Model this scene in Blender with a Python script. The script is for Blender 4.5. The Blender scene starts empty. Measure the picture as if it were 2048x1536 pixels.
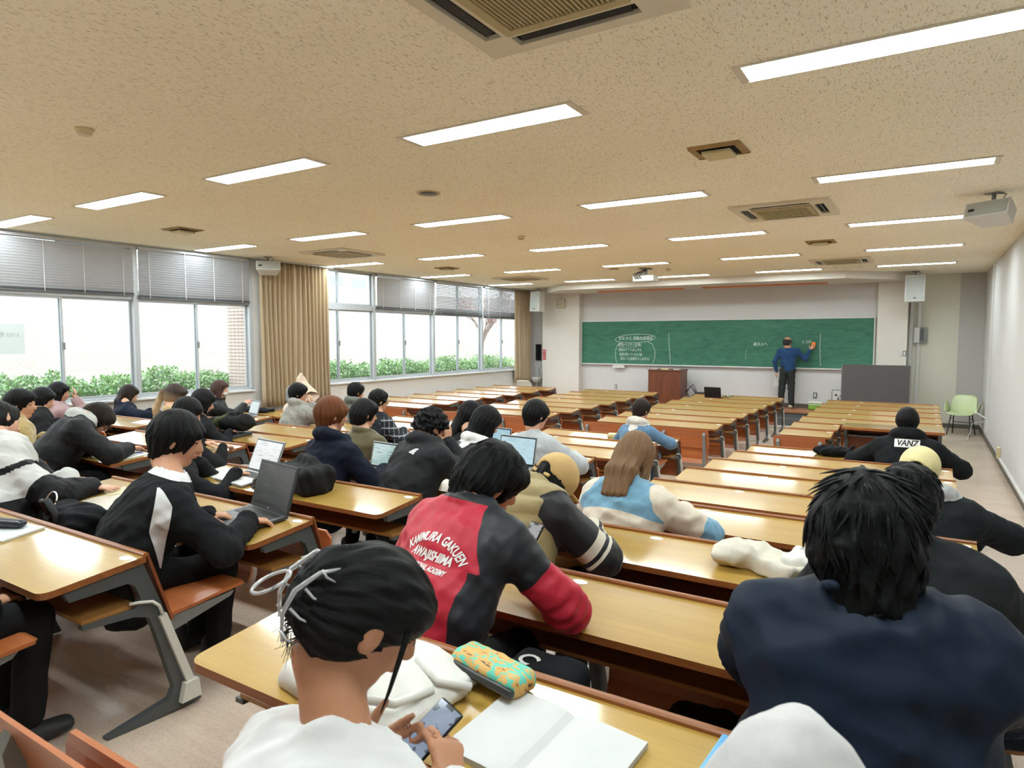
import bpy, bmesh, math, random
import numpy as np
from mathutils import Vector, Matrix, Euler
from mathutils.bvhtree import BVHTree
random.seed(7); RNG = np.random.default_rng(7)
SC = bpy.context.scene
COL = SC.collection
PI = math.pi
# ------------------------------------------------------------------ camera, world, exposure
cam_d = bpy.data.cameras.new('camera'); cam = bpy.data.objects.new('camera', cam_d); COL.objects.link(cam)
cam.location = (0, 0, 2.0)
cam.rotation_euler = (math.radians(90 - 4.012), 0, math.radians(31.933))
cam_d.sensor_width = 36.0; cam_d.lens = 1328.1 / 2048 * 36.0; cam_d.clip_start = 0.05; cam_d.clip_end = 300
cam_d.dof.use_dof = True; cam_d.dof.focus_distance = 5.5; cam_d.dof.aperture_fstop = 8.0
SC.camera = cam
W = bpy.data.worlds.new('overcast_sky'); SC.world = W; W.use_nodes = True
WN = W.node_tree; WN.nodes.clear()
wo = WN.nodes.new('ShaderNodeOutputWorld'); wb = WN.nodes.new('ShaderNodeBackground')
wb.inputs['Color'].default_value = (0.93, 0.97, 1.0, 1); wb.inputs['Strength'].default_value = 3.6
WN.links.new(wb.outputs[0], wo.inputs[0])
LAMP_COLOR = (0.865, 0.975, 1.0); LAMP_STRENGTH = 34.0
SC.view_settings.view_transform = 'Standard'; SC.view_settings.look = 'None'
SC.view_settings.gamma = 1.0; SC.view_settings.exposure = 0.46; SC.view_settings.use_curve_mapping = False
SC.cycles.max_bounces = 8; SC.cycles.diffuse_bounces = 5; SC.cycles.glossy_bounces = 3
SC.cycles.transparent_max_bounces = 16; SC.cycles.sample_clamp_indirect = 6.0
SC.cycles.use_denoising = True; SC.cycles.caustics_reflective = False; SC.cycles.caustics_refractive = False

# ------------------------------------------------------------------ materials
class NT:
    def __init__(s, name):
        s.m = bpy.data.materials.new(name); s.m.use_nodes = True
        s.t = s.m.node_tree; s.t.nodes.clear()
        s.out = s.n('ShaderNodeOutputMaterial'); s.b = s.n('ShaderNodeBsdfPrincipled')
        s.l(s.b.outputs[0], s.out.inputs[0])
    def n(s, t, **kw):
        x = s.t.nodes.new(t)
        for k, v in kw.items(): setattr(x, k, v)
        return x
    def l(s, a, b): s.t.links.new(a, b)
    def set(s, **kw):
        for k, v in kw.items():
            s.b.inputs[k.replace('_', ' ')].default_value = v
    def coord(s, scale=(1, 1, 1), rot=(0, 0, 0), kind='Object'):
        tc = s.n('ShaderNodeTexCoord'); mp = s.n('ShaderNodeMapping')
        mp.inputs['Scale'].default_value = scale; mp.inputs['Rotation'].default_value = rot
        s.l(tc.outputs[kind], mp.inputs[0]); return mp.outputs[0]
    def noise(s, vec, scale, detail=3, rough=.55, dist=0.0):
        x = s.n('ShaderNodeTexNoise'); x.inputs['Scale'].default_value = scale
        x.inputs['Detail'].default_value = detail; x.inputs['Roughness'].default_value = rough
        x.inputs['Distortion'].default_value = dist
        if vec is not None: s.l(vec, x.inputs['Vector'])
        return x.outputs['Fac']
    def ramp(s, fac, stops, interp='LINEAR'):
        r = s.n('ShaderNodeValToRGB'); cr = r.color_ramp; cr.interpolation = interp
        while len(cr.elements) > 2: cr.elements.remove(cr.elements[-1])
        cr.elements[0].position, cr.elements[0].color = stops[0][0], tuple(stops[0][1]) + (1,)
        cr.elements[1].position, cr.elements[1].color = stops[1][0], tuple(stops[1][1]) + (1,)
        for p, c in stops[2:]:
            e = cr.elements.new(p); e.color = tuple(c) + (1,)
        s.l(fac, r.inputs[0]); return r.outputs[0]
    def bump(s, h, strength=.3, dist=.002):
        b = s.n('ShaderNodeBump'); b.inputs['Strength'].default_value = strength; b.inputs['Distance'].default_value = dist
        s.l(h, b.inputs['Height']); s.l(b.outputs[0], s.b.inputs['Normal']); return b
    def mix(s, fac, a, b, blend='MIX'):
        m = s.n('ShaderNodeMix', data_type='RGBA', blend_type=blend)
        if isinstance(fac, (int, float)): m.inputs[0].default_value = fac
        else: s.l(fac, m.inputs[0])
        for i, v in ((6, a), (7, b)):
            if isinstance(v, (tuple, list)): m.inputs[i].default_value = tuple(v) + ((1,) if len(v) == 3 else ())
            else: s.l(v, m.inputs[i])
        return m.outputs[2]
    def math(s, op, a, b=None):
        m = s.n('ShaderNodeMath', operation=op)
        for i, v in ((0, a), (1, b)):
            if v is None: continue
            if isinstance(v, (int, float)): m.inputs[i].default_value = v
            else: s.l(v, m.inputs[i])
        return m.outputs[0]
    def attr(s, name):
        a = s.n('ShaderNodeAttribute'); a.attribute_name = name; return a
def srgb(r, g, b):
    f = lambda c: (c / 255 / 12.92) if c / 255 <= .04045 else ((c / 255 + .055) / 1.055) ** 2.4
    return (f(r), f(g), f(b))
def plain(name, col, rough=.5, metal=0.0, var=.06, scale=20, bump=0.0, bscale=80, coat=0.0, spec=None):
    k = NT(name); k.set(Roughness=rough, Metallic=metal)
    v = k.coord()
    f = k.noise(v, scale, 3)
    a = tuple(max(0, c * (1 - var)) for c in col); b = tuple(min(1, c * (1 + var)) for c in col)
    k.l(k.ramp(f, [(.3, a), (.7, b)]), k.b.inputs['Base Color'])
    if bump: k.bump(k.noise(v, bscale, 2), bump, .002)
    if coat: k.set(Coat_Weight=coat, Coat_Roughness=.12)
    if spec is not None: k.b.inputs['Specular IOR Level'].default_value = spec
    return k.m
def wood(name, c1, c2, rough=.3, axis='X', coat=.0, scale=1.0, spec=.5):
    k = NT(name); k.set(Roughness=rough); k.b.inputs['Specular IOR Level'].default_value = spec
    tc = k.n('ShaderNodeTexCoord'); oi = k.n('ShaderNodeObjectInfo')
    vm = k.n('ShaderNodeVectorMath', operation='MULTIPLY_ADD')
    cx = k.n('ShaderNodeCombineXYZ')
    for i, q in enumerate((13.0, 7.0, 5.0)): k.l(k.math('MULTIPLY', oi.outputs['Random'], q), cx.inputs[i])
    vm.inputs[1].default_value = (1, 1, 1); k.l(tc.outputs['Object'], vm.inputs[0]); k.l(cx.outputs[0], vm.inputs[2])
    mp = k.n('ShaderNodeMapping'); k.l(vm.outputs[0], mp.inputs[0])
    s = {'X': (.6, 7, 7), 'Y': (7, .6, 7), 'Z': (7, 7, .6)}[axis]
    mp.inputs['Scale'].default_value = tuple(q * scale for q in s)
    f1 = k.noise(mp.outputs[0], 2.2, 5, .6, .8)
    mp2 = k.n('ShaderNodeMapping'); k.l(vm.outputs[0], mp2.inputs[0])
    s2 = {'X': (3, 160, 160), 'Y': (160, 3, 160), 'Z': (160, 160, 3)}[axis]
    mp2.inputs['Scale'].default_value = s2
    f2 = k.noise(mp2.outputs[0], 1.0, 2)
    base = k.ramp(f1, [(.3, c1), (.72, c2)])
    fine = k.mix(.16, base, k.ramp(f2, [(.3, tuple(c * .55 for c in c1)), (.7, c2)]))
    k.l(fine, k.b.inputs['Base Color'])
    if coat: k.set(Coat_Weight=coat, Coat_Roughness=.11)
    k.bump(f2, .04, .0006)
    return k.m
def emis(name, col, s):
    k = NT(name); k.set(Roughness=.4); k.b.inputs['Base Color'].default_value = (.8, .8, .8, 1)
    k.b.inputs['Emission Color'].default_value = tuple(col) + (1,); k.b.inputs['Emission Strength'].default_value = s
    return k.m
def glass(name, tint=(.93, .97, .98)):
    k = NT(name); tr = k.n('ShaderNodeBsdfTransparent'); gl = k.n('ShaderNodeBsdfGlossy'); mx = k.n('ShaderNodeMixShader'); lw = k.n('ShaderNodeLayerWeight'); lw.inputs[0].default_value = .5; fac = k.math('MULTIPLY', k.math('POWER', lw.outputs['Facing'], 3.0), .22)
    tr.inputs[0].default_value = tuple(tint) + (1,); gl.inputs['Roughness'].default_value = .03
    k.l(fac, mx.inputs[0]); k.l(tr.outputs[0], mx.inputs[1]); k.l(gl.outputs[0], mx.inputs[2]); k.l(mx.outputs[0], k.out.inputs[0])
    k.t.nodes.remove(k.b); return k.m

def ceiling_mat():
    k = NT('ceiling_board'); k.set(Roughness=.9)
    marks = None
    for i, (rz, sc) in enumerate(((.2, 95), (1.2, 85), (2.2, 105), (2.8, 78))):
        v = k.coord((1, .28, 1), (0, 0, rz))
        f = k.noise(v, sc, 2, .5, .6)
        t = k.ramp(f, [(.645, (0, 0, 0)), (.685, (1, 1, 1))])
        marks = t if marks is None else k.mix(1.0, marks, t, 'LIGHTEN')
    big = k.noise(k.coord(), .6, 2)
    base = k.ramp(big, [(.3, srgb(246, 240, 220)), (.7, srgb(250, 245, 227))])
    fleck = k.mix(.47, base, srgb(150, 128, 96))
    k.l(k.mix(marks, base, fleck), k.b.inputs['Base Color'])
    b = k.bump(marks, .35, -.003)
    return k.m
def floor_mat():
    k = NT('floor_vinyl'); k.set(Roughness=.22); k.b.inputs['Specular IOR Level'].default_value = .45
    v = k.coord()
    f = k.noise(v, 1.1, 4); g = k.noise(k.coord((1, 14, 1)), 1.6, 3); d = k.noise(v, 90, 2)
    c = k.ramp(f, [(.3, srgb(190, 170, 152)), (.7, srgb(204, 184, 166))])
    c = k.mix(.25, c, k.ramp(g, [(.35, srgb(164, 142, 126)), (.65, srgb(204, 188, 174))]))
    c = k.mix(.12, c, k.ramp(d, [(.4, srgb(140, 112, 96)), (.6, srgb(215, 196, 180))]))
    k.l(c, k.b.inputs['Base Color'])
    k.l(k.ramp(f, [(.3, (.17,) * 3), (.7, (.27,) * 3)]), k.b.inputs['Roughness'])
    return k.m
def chalkboard_mat():
    k = NT('chalkboard_green'); k.set(Roughness=.75)
    f = k.noise(k.coord((1, 1, 2.5)), 1.0, 5, .65, 1.0); g = k.noise(k.coord((2, 1, 9)), 2.0, 4, .6, .5)
    c = k.ramp(f, [(.3, srgb(38, 92, 72)), (.75, srgb(66, 124, 100))])
    c = k.mix(.3, c, k.ramp(g, [(.35, srgb(36, 88, 70)), (.7, srgb(84, 140, 116))]))
    k.l(c, k.b.inputs['Base Color']); return k.m
M = {}
M['ceiling'] = ceiling_mat(); M['floor'] = floor_mat(); M['board'] = chalkboard_mat()
M['wall'] = plain('wall_paint', srgb(200, 199, 198), .75, var=.02, scale=2, bump=.1, bscale=260)
M['wall_left'] = plain('wall_paint_left', srgb(212, 209, 205), .75, var=.02, scale=2, bump=.1, bscale=260)
M['wall_grey'] = plain('wall_cloth_grey', srgb(186, 184, 180), .85, var=.05, scale=60, bump=.2, bscale=300)
M['wall_shaded'] = plain('wall_paint_shade_tint', srgb(214, 213, 198), .8, var=.03, scale=40)  # white wall standing in shade; that shade is put into the colour
M['pillar'] = plain('pillar_paint', srgb(212, 207, 198), .75, var=.02, scale=3)
M['base'] = plain('baseboard_vinyl', srgb(88, 84, 76), .5)
M['alu'] = plain('anodised_aluminium', srgb(186, 190, 194), .38, .35, var=.03)
M['sill'] = plain('painted_sill', srgb(206, 208, 208), .5, var=.02)
M['glass'] = glass('window_glass')
M['slat'] = plain('blind_slat', srgb(190, 191, 194), .5, .1, var=.03)
M['blindrail'] = plain('blind_rail', srgb(98, 100, 102), .5, .2, var=.03)
M['white'] = plain('white_plastic', srgb(206, 206, 202), .4, var=.02)
M['offwhite'] = plain('offwhite_plastic', srgb(214, 205, 184), .45, var=.02)
M['cream'] = plain('cream_plastic', srgb(206, 192, 150), .45, var=.02)
M['yellowed'] = plain('yellowed_plastic', srgb(176, 160, 118), .5, var=.04)
M['brass'] = plain('brown_vent', srgb(150, 122, 72), .5, .1, var=.05)
M['black'] = plain('black_plastic', (.012, .012, .013), .4, var=.2)
M['dark'] = plain('recess_shade', (.01, .01, .011), .9, var=.2)  # near-black colour painting the shade inside ceiling openings
M['spk_front'] = plain('speaker_grille', srgb(176, 180, 176), .7, .1, var=.06, scale=300, bump=.3, bscale=900)
M['lamp'] = emis('lamp_panel', LAMP_COLOR, LAMP_STRENGTH)
M['lamp_frame'] = plain('lamp_frame', srgb(214, 206, 192), .5, var=.02)
M['orange_refl'] = plain('orange_reflector', srgb(205, 132, 96), .45, .2, var=.06)
M['desk'] = wood('desk_top_wood', srgb(166, 128, 56), srgb(184, 150, 72), .35, 'X', 1.0, .55)
M['edge'] = wood('desk_edge_wood', srgb(116, 66, 30), srgb(158, 96, 48), .4, 'X')
M['panel'] = wood('back_panel_wood', srgb(112, 58, 32), srgb(142, 78, 44), .34, 'X', .2, .7)
M['seat'] = wood('seat_wood', srgb(160, 88, 46), srgb(184, 108, 60), .32, 'X', .25, .7)
M['shelf'] = wood('shelf_wood', srgb(150, 104, 52), srgb(178, 128, 70), .4, 'X')
M['frame'] = plain('grey_cast_frame', srgb(82, 86, 86), .45, .25, var=.04)
M['frame_lt'] = plain('grey_leg', srgb(128, 130, 128), .4, .3, var=.04)
M['cable'] = plain('cable_cover', srgb(206, 204, 194), .45, var=.02)
M['platform'] = wood('platform_wood', srgb(142, 84, 52), srgb(186, 124, 86), .3, 'X', .2, .4)
M['riser'] = plain('riser_carpet', srgb(84, 84, 84), .9, var=.1, scale=200)
M['lectern'] = wood('lectern_wood', srgb(88, 44, 22), srgb(118, 62, 32), .4, 'Z')
M['partition'] = plain('partition_cloth', srgb(84, 80, 80), .95, var=.12, scale=260, bump=.3, bscale=500)
M['paper'] = plain('paper', srgb(200, 200, 198), .7, var=.015)
M['chalk'] = plain('chalk', srgb(214, 226, 216), .9, var=.05)

# ------------------------------------------------------------------ mesh helpers
class MB:
    def __init__(s): s.v = []; s.f = []; s.mi = []
    def add(s, vs, fs, mi=0):
        o = len(s.v); s.v.extend([tuple(map(float, p)) for p in vs]); s.f.extend([tuple(i + o for i in f) for f in fs]); s.mi.extend([mi] * len(fs)); return s
    def box(s, x0, x1, y0, y1, z0, z1, mi=0):
        return s.add([(x0, y0, z0), (x1, y0, z0), (x1, y1, z0), (x0, y1, z0), (x0, y0, z1), (x1, y0, z1), (x1, y1, z1), (x0, y1, z1)],
                     [(0, 3, 2, 1), (4, 5, 6, 7), (0, 1, 5, 4), (1, 2, 6, 5), (2, 3, 7, 6), (3, 0, 4, 7)], mi)
    def cbox(s, c, d, mi=0):
        return s.box(c[0] - d[0] / 2, c[0] + d[0] / 2, c[1] - d[1] / 2, c[1] + d[1] / 2, c[2] - d[2] / 2, c[2] + d[2] / 2, mi)
    def bbox(s, x0, x1, y0, y1, z0, z1, b=.005, mi=0):
        """box with chamfered edges"""
        bm = bmesh.new(); bmesh.ops.create_cube(bm, size=1)
        for v in bm.verts: v.co = Vector(((x0 + x1) / 2 + v.co.x * (x1 - x0), (y0 + y1) / 2 + v.co.y * (y1 - y0), (z0 + z1) / 2 + v.co.z * (z1 - z0)))
        bmesh.ops.bevel(bm, geom=bm.edges[:] + bm.verts[:], offset=b, segments=2, affect='EDGES', profile=.6)
        s.addbm(bm, mi); return s
    def addbm(s, bm, mi=0):
        bm.verts.index_update()
        s.add([v.co[:] for v in bm.verts], [[v.index for v in f.verts] for f in bm.faces], mi); bm.free()
    def prism(s, prof, x0, x1, mi=0, axis='x'):
        """extrude a closed profile [(a,b)...] along an axis; x: (y,z)  y: (x,z)  z: (x,y)"""
        n = len(prof)
        def pt(t, a, b): return {'x': (t, a, b), 'y': (a, t, b), 'z': (a, b, t)}[axis]
        vs = [pt(x0, a, b) for a, b in prof] + [pt(x1, a, b) for a, b in prof]
        ar = sum(prof[i][0] * prof[(i + 1) % n][1] - prof[(i + 1) % n][0] * prof[i][1] for i in range(n))
        fs = [tuple(range(n)), tuple(range(2 * n - 1, n - 1, -1))] + [((i + 1) % n, i, n + i, n + (i + 1) % n) for i in range(n)]
        flip = (ar > 0) == (axis != 'y')
        if flip: fs = [tuple(reversed(f)) for f in fs]
        # orientation: keep outward
        if (x1 < x0): fs = [tuple(reversed(f)) for f in fs]
        return s.add(vs, fs, mi)
    def tube(s, pts, r, n=8, mi=0, caps=True):
        pts = [Vector(p) for p in pts]; m = len(pts)
        rs = r if isinstance(r, (list, tuple)) else [r] * m
        up = Vector((0, 0, 1)); o = len(s.v); prev = None
        for i, p in enumerate(pts):
            t = (pts[min(i + 1, m - 1)] - pts[max(i - 1, 0)])
            t = t.normalized() if t.length > 1e-9 else Vector((0, 0, 1))
            if prev is None:
                a = t.cross(up) if abs(t.dot(up)) < .95 else t.cross(Vector((1, 0, 0)))
            else:
                a = prev - t * prev.dot(t)
            a.normalize(); prev = a; b = t.cross(a)
            for k in range(n):
                q = p + (a * math.cos(2 * PI * k / n) + b * math.sin(2 * PI * k / n)) * rs[i]
                s.v.append(tuple(q))
        for i in range(m - 1):
            for k in range(n):
                k2 = (k + 1) % n
                s.f.append((o + i * n + k, o + i * n + k2, o + (i + 1) * n + k2, o + (i + 1) * n + k)); s.mi.append(mi)
        if caps:
            s.f.append(tuple(o + k for k in reversed(range(n)))); s.mi.append(mi)
            s.f.append(tuple(o + (m - 1) * n + k for k in range(n))); s.mi.append(mi)
        return s
    def lathe(s, prof, n=24, c=(0, 0, 0), mi=0):
        o = len(s.v); m = len(prof)
        for r, z in prof:
            for k in range(n): s.v.append((c[0] + r * math.cos(2 * PI * k / n), c[1] + r * math.sin(2 * PI * k / n), c[2] + z))
        for i in range(m - 1):
            for k in range(n):
                k2 = (k + 1) % n; s.f.append((o + i * n + k, o + i * n + k2, o + (i + 1) * n + k2, o + (i + 1) * n + k)); s.mi.append(mi)
        s.f.append(tuple(o + k for k in reversed(range(n)))); s.mi.append(mi)
        s.f.append(tuple(o + (m - 1) * n + k for k in range(n))); s.mi.append(mi)
        return s
    def grid(s, fn, nu, nv, mi=0):
        o = len(s.v)
        for j in range(nv + 1):
            for i in range(nu + 1): s.v.append(tuple(map(float, fn(i / nu, j / nv))))
        for j in range(nv):
            for i in range(nu):
                a = o + j * (nu + 1) + i; s.f.append((a, a + 1, a + nu + 2, a + nu + 1)); s.mi.append(mi)
        return s
    def mesh(s, name, mats, smooth=False):
        me = bpy.data.meshes.new(name); me.from_pydata(s.v, [], s.f)
        for m in (mats if isinstance(mats, (list, tuple)) else [mats]): me.materials.append(m)
        me.polygons.foreach_set('material_index', s.mi)
        if smooth: me.polygons.foreach_set('use_smooth', [True] * len(s.f))
        me.update(); return me
    def obj(s, name, mats, parent=None, smooth=False, loc=(0, 0, 0), rot=(0, 0, 0)):
        return link(name, s.mesh(name, mats, smooth), parent, loc, rot)
def link(name, me, parent=None, loc=(0, 0, 0), rot=(0, 0, 0)):
    o = bpy.data.objects.new(name, me); COL.objects.link(o); o.parent = parent
    o.location = loc; o.rotation_euler = rot; return o
def tag(o, label, cat, group=None, kind=None):
    o['label'] = label; o['category'] = cat
    if group: o['group'] = group
    if kind: o['kind'] = kind
    return o
def thing(name, label, cat, loc=(0, 0, 0), rz=0.0, group=None):
    o = bpy.data.objects.new(name, None); COL.objects.link(o); o.location = loc; o.rotation_euler = (0, 0, rz)
    o.empty_display_size = .1
    return tag(o, label, cat, group)
def struct(o, label=None):
    o['kind'] = 'structure'
    if label: o['label'] = label
    return o
def dup(root, loc=None, rz=None, label=None):
    r = root.copy(); COL.objects.link(r)
    if loc is not None: r.location = loc
    if rz is not None: r.rotation_euler = (0, 0, rz)
    if label: r['label'] = label
    for ch in list(root.children):
        c = ch.copy(); COL.objects.link(c); c.parent = r
        for g in list(ch.children):
            d = g.copy(); COL.objects.link(d); d.parent = c
    return r
def smooth_by_angle(o, deg=35):
    me = o.data
    me.polygons.foreach_set('use_smooth', [True] * len(me.polygons))
    bm = bmesh.new(); bm.from_mesh(me)
    for e in bm.edges:
        if len(e.link_faces) == 2 and e.calc_face_angle(0) > math.radians(deg): e.smooth = False
    bm.to_mesh(me); bm.free(); return o
def text_mesh(txt, size, extrude=0.0, offset=0.0, shear=0.0, align='CENTER', space=1.0):
    cu = bpy.data.curves.new('lettering', 'FONT'); cu.body = txt; cu.size = size; cu.extrude = extrude; cu.offset = offset; cu.shear = shear
    cu.align_x = align; cu.align_y = 'CENTER'; cu.space_character = space; cu.resolution_u = 3
    ob = bpy.data.objects.new('lettering', cu); COL.objects.link(ob)
    dg = bpy.context.evaluated_depsgraph_get(); me = bpy.data.meshes.new_from_object(ob.evaluated_get(dg))
    COL.objects.unlink(ob); bpy.data.objects.remove(ob); bpy.data.curves.remove(cu)
    return me
def FLOOR(y): return 0.062 * max(0.0, 8.28 - y)      # the rear half of the floor is a gentle ramp
# ================================================================== the room
XL, XR, YB, YE, ZC = -10.2, 1.04, -1.6, 17.6, 3.4
m = MB(); m.grid(lambda u, v: (XL - .1 + (XR - XL + .2) * u, 8.28 + (YE - 8.28 + .1) * v, 0), 4, 4)
m.grid(lambda u, v: (XL - .1 + (XR - XL + .2) * u, YB + (8.28 - YB) * v, FLOOR(YB + (8.28 - YB) * v)), 4, 4)
m.box(XL - .1, XR + .1, YB, YE + .1, -.2, -.1)
struct(m.obj('floor', M['floor']), 'glossy pinkish beige vinyl floor ramping up to the rear')
struct(MB().box(XL - .3, XR + .2, YB - .2, YE + .2, ZC, ZC + .15).obj('ceiling', M['ceiling']), 'flecked cream acoustic ceiling')
struct(MB().box(XR, XR + .15, YB, YE + .15, 0, ZC).obj('wall_right', M['wall']), 'plain pale grey wall along the aisle')
struct(MB().box(XL - .3, XR + .15, YB - .15, YB, 0, ZC).obj('wall_back', M['wall']))
m = MB().box(XL - .16, XL, YB, YE + .15, 0, 1.07)
wl = struct(m.obj('wall_left', M['wall_left']), 'low wall under the long windows')
MB().box(XL - .16, XL, 7.62, 8.68, 1.07, ZC).obj('wall_section', M['wall_left'], wl)
MB().box(XL - .16, XL, 16.92, YE + .15, 1.07, ZC).obj('wall_section', M['wall_left'], wl)
wf = struct(MB().box(-8.45, -.95, 17.3, YE + .15, 0, ZC).obj('wall_front', M['wall']), 'white wall behind the chalkboard')
MB().box(XL, -8.45, 17.6, YE + .15, 0, ZC).obj('wall_section', M['wall'], wf)
MB().box(-.95, .585, 17.6, YE + .15, 0, ZC).obj('wall_section', M['wall_shaded'], wf)
MB().box(.585, XR, 17.58, YE + .15, 0, ZC).obj('wall_section', M['wall_grey'], wf)
struct(MB().box(-9.6, -8.405, 17.1, 17.6, 0, 3.24).obj('wall_pillar', M['pillar']), 'cream pillar between the curtain and the chalkboard')
struct(MB().box(-.96, -.372, 17.1, 17.6, 0, 3.24).obj('wall_pillar', M['pillar']), 'cream pillar beside the chalkboard with two switches')
m = MB().prism([(-9.6, 17.0), (-9.25, 16.62), (-8.25, 15.6), (-1.49, 15.6), (-.45, 16.62), (-.30, 16.8), (-.30, 17.6), (-9.6, 17.6)], 3.24, ZC + .02, axis='z')
struct(m.obj('ceiling_soffit', M['pillar']), 'dropped soffit above the chalkboard')
# trims right of the pillar
for x0, x1 in ((-.34, -.27), (-.19, -.12)):
    struct(MB().bbox(x0, x1, 17.52, 17.6, 0, ZC, .006).obj('trim_1', M['white']))
struct(MB().box(-.37, XR, 17.56, 17.6, 0, .09).obj('baseboard_front', M['base']))
struct(MB().box(XR - .018, XR, YB, 17.58, 0, .09).obj('baseboard_right', M['base'])) if False else None
b = MB(); b.prism([(8.28, 0), (17.58, 0), (17.58, .09), (8.28, .09)], XR - .016, XR); b.prism([(YB, FLOOR(YB)), (8.28, 0), (8.28, .09), (YB, FLOOR(YB) + .09)], XR - .016, XR)
struct(b.obj('baseboard_right', M['base']))
# platform
pl = struct(MB().box(-9.4, -.4, 16.3, 17.28, .27, .31).obj('floor_platform', M['platform']), 'raised wooden teaching platform')
MB().box(-9.4, -.4, 16.32, 17.3, 0, .27).obj('riser', M['riser'], pl)
MB().box(-6.0, -1.8, 16.02, 16.32, 0, .155).obj('step', M['riser'], pl)
struct(MB().box(-8.40, -.96, 17.285, 17.3, .31, .40).obj('baseboard_platform', M['base']))

# ------------------------------------------------------------------ windows
ZS, ZT = 1.09, 2.62
def window(nm, bounds, label):
    y0, y1 = bounds[0], bounds[-1]
    w = MB().box(XL - .12, XL - .02, y0, y1, ZS - .03, ZS + .02).obj(nm, M['alu']); struct(w, label)
    MB().box(XL - .12, XL - .02, y0, y1, ZC - .04, ZC).obj('frame_rail', M['alu'], w)
    MB().box(XL - .13, XL - .02, y0, y1, ZT - .05, ZT + .05).obj('transom', M['alu'], w)
    MB().bbox(XL - .02, XL + .07, y0 - .02, y1 + .02, ZS - .045, ZS - .015, .004).obj('window_sill', M['sill'], w)
    for i, y in enumerate(bounds):
        MB().bbox(XL - .13, XL + .005, y - .036, y + .036, ZS, ZC - .02, .004).obj('mullion', M['alu'], w)
    for a, c in zip(bounds[:-1], bounds[1:]):
        mid = (a + c) / 2
        for k, (p, q, dx) in enumerate(((a + .036, mid + .02, -.055), (mid - .02, c - .036, -.085))):
            for lo, hi in ((ZS + .02, ZT - .05), (ZT + .05, ZC - .04)):
                x0, x1 = XL + dx - .012, XL + dx + .012
                s = MB()
                s.box(x0, x1, p, q, lo, lo + .035); s.box(x0, x1, p, q, hi - .03, hi)
                s.box(x0, x1, p, p + .03, lo + .035, hi - .03); s.box(x0, x1, q - .03, q, lo + .035, hi - .03)
                sa = s.obj('sash', M['alu'], w)
                MB().box(XL + dx - .003, XL + dx + .003, p + .03, q - .03, lo + .035, hi - .03).obj('pane', M['glass'], sa)
            if k == 0:
                MB().bbox(XL + dx + .012, XL + dx + .035, mid - .005, mid + .028, 1.83, 1.93, .004).obj('latch', M['frame_lt'], w)
    return w
W1 = [-.5, 1.52, 3.55, 5.58, 7.60]; W2 = [8.70, 10.72, 12.77, 14.86, 16.9]
window('window_1', W1, 'long aluminium window beside the rear desks')
window('window_2', W2, 'long aluminium window beside the front desks')

# blinds
slat_me = {}
def blind(y0, y1, ztop, zbot, ang, label, pitch=.037):
    t = thing('window_blind', label, 'blind', (XL + .03, (y0 + y1) / 2, zbot), group='raised venetian blinds')
    L = y1 - y0
    MB().bbox(-.02, .02, -L / 2, L / 2, ztop - zbot - .035, ztop - zbot, .003).obj('head_rail', M['slat'], t)
    MB().bbox(-.018, .018, -L / 2, L / 2, -.012, .012, .004).obj('bottom_rail', M['blindrail'], t)
    stack = MB()
    key = (round(L, 2), round(ang, 3))
    if key not in slat_me:
        s = MB(); hw = .026
        pr = [(hw * u * math.cos(ang), hw * u * math.sin(ang) + .004 * (1 - u * u)) for u in (-1, -.5, 0, .5, 1)]
        s.prism([(a, c) for a, c in pr] + [(a, c - .0016) for a, c in reversed(pr)], -L / 2, L / 2, axis='y')
        slat_me[key] = s.mesh('slat', M['slat'])
    n = int((ztop - zbot - .09) / pitch)
    for i in range(n):
        link('slat', slat_me[key], t, (0, 0, .05 + (i + .5) * pitch))
    for k in range(5):
        s = MB().box(-.024, .024, -L / 2, L / 2, .014 + k * .006, .017 + k * .006).obj('slat', M['blindrail'], t)
    for y in (-.42 * L, -.12 * L, .14 * L, .42 * L):
        MB().box(.026, .029, y - .004, y + .004, 0, ztop - zbot - .03).obj('ladder_cord', M['white'], t)
    return t
blind(3.60, 5.54, 3.37, 2.63, 1.0, 'half closed grey blind, leftmost in the photo, above the students by the hedge')
blind(5.62, 7.56, 3.37, 2.60, .86, 'lighter grey blind beside the long brown curtain by the rear desks')
blind(10.78, 12.72, 3.37, 2.63, 1.05, 'tightly closed grey blind next to the bare upper window pane')
blind(12.83, 14.81, 3.37, 2.57, .42, 'open bluish blind, middle one above the front desks')
blind(14.92, 16.84, 3.37, 2.53, .50, 'open blind right beside the front curtain, over the leafless tree')
MB().tube([(XL + .08, 15.3, 2.5), (XL + .08, 15.3, 1.05), (XL + .09, 15.36, .86), (XL + .08, 15.42, 1.05), (XL + .08, 15.42, 2.5)], .004, 6).obj('blind_cord', M['white'])
tag(bpy.data.objects['blind_cord'], 'thin white blind cord looping below the window sill', 'cord')

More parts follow.
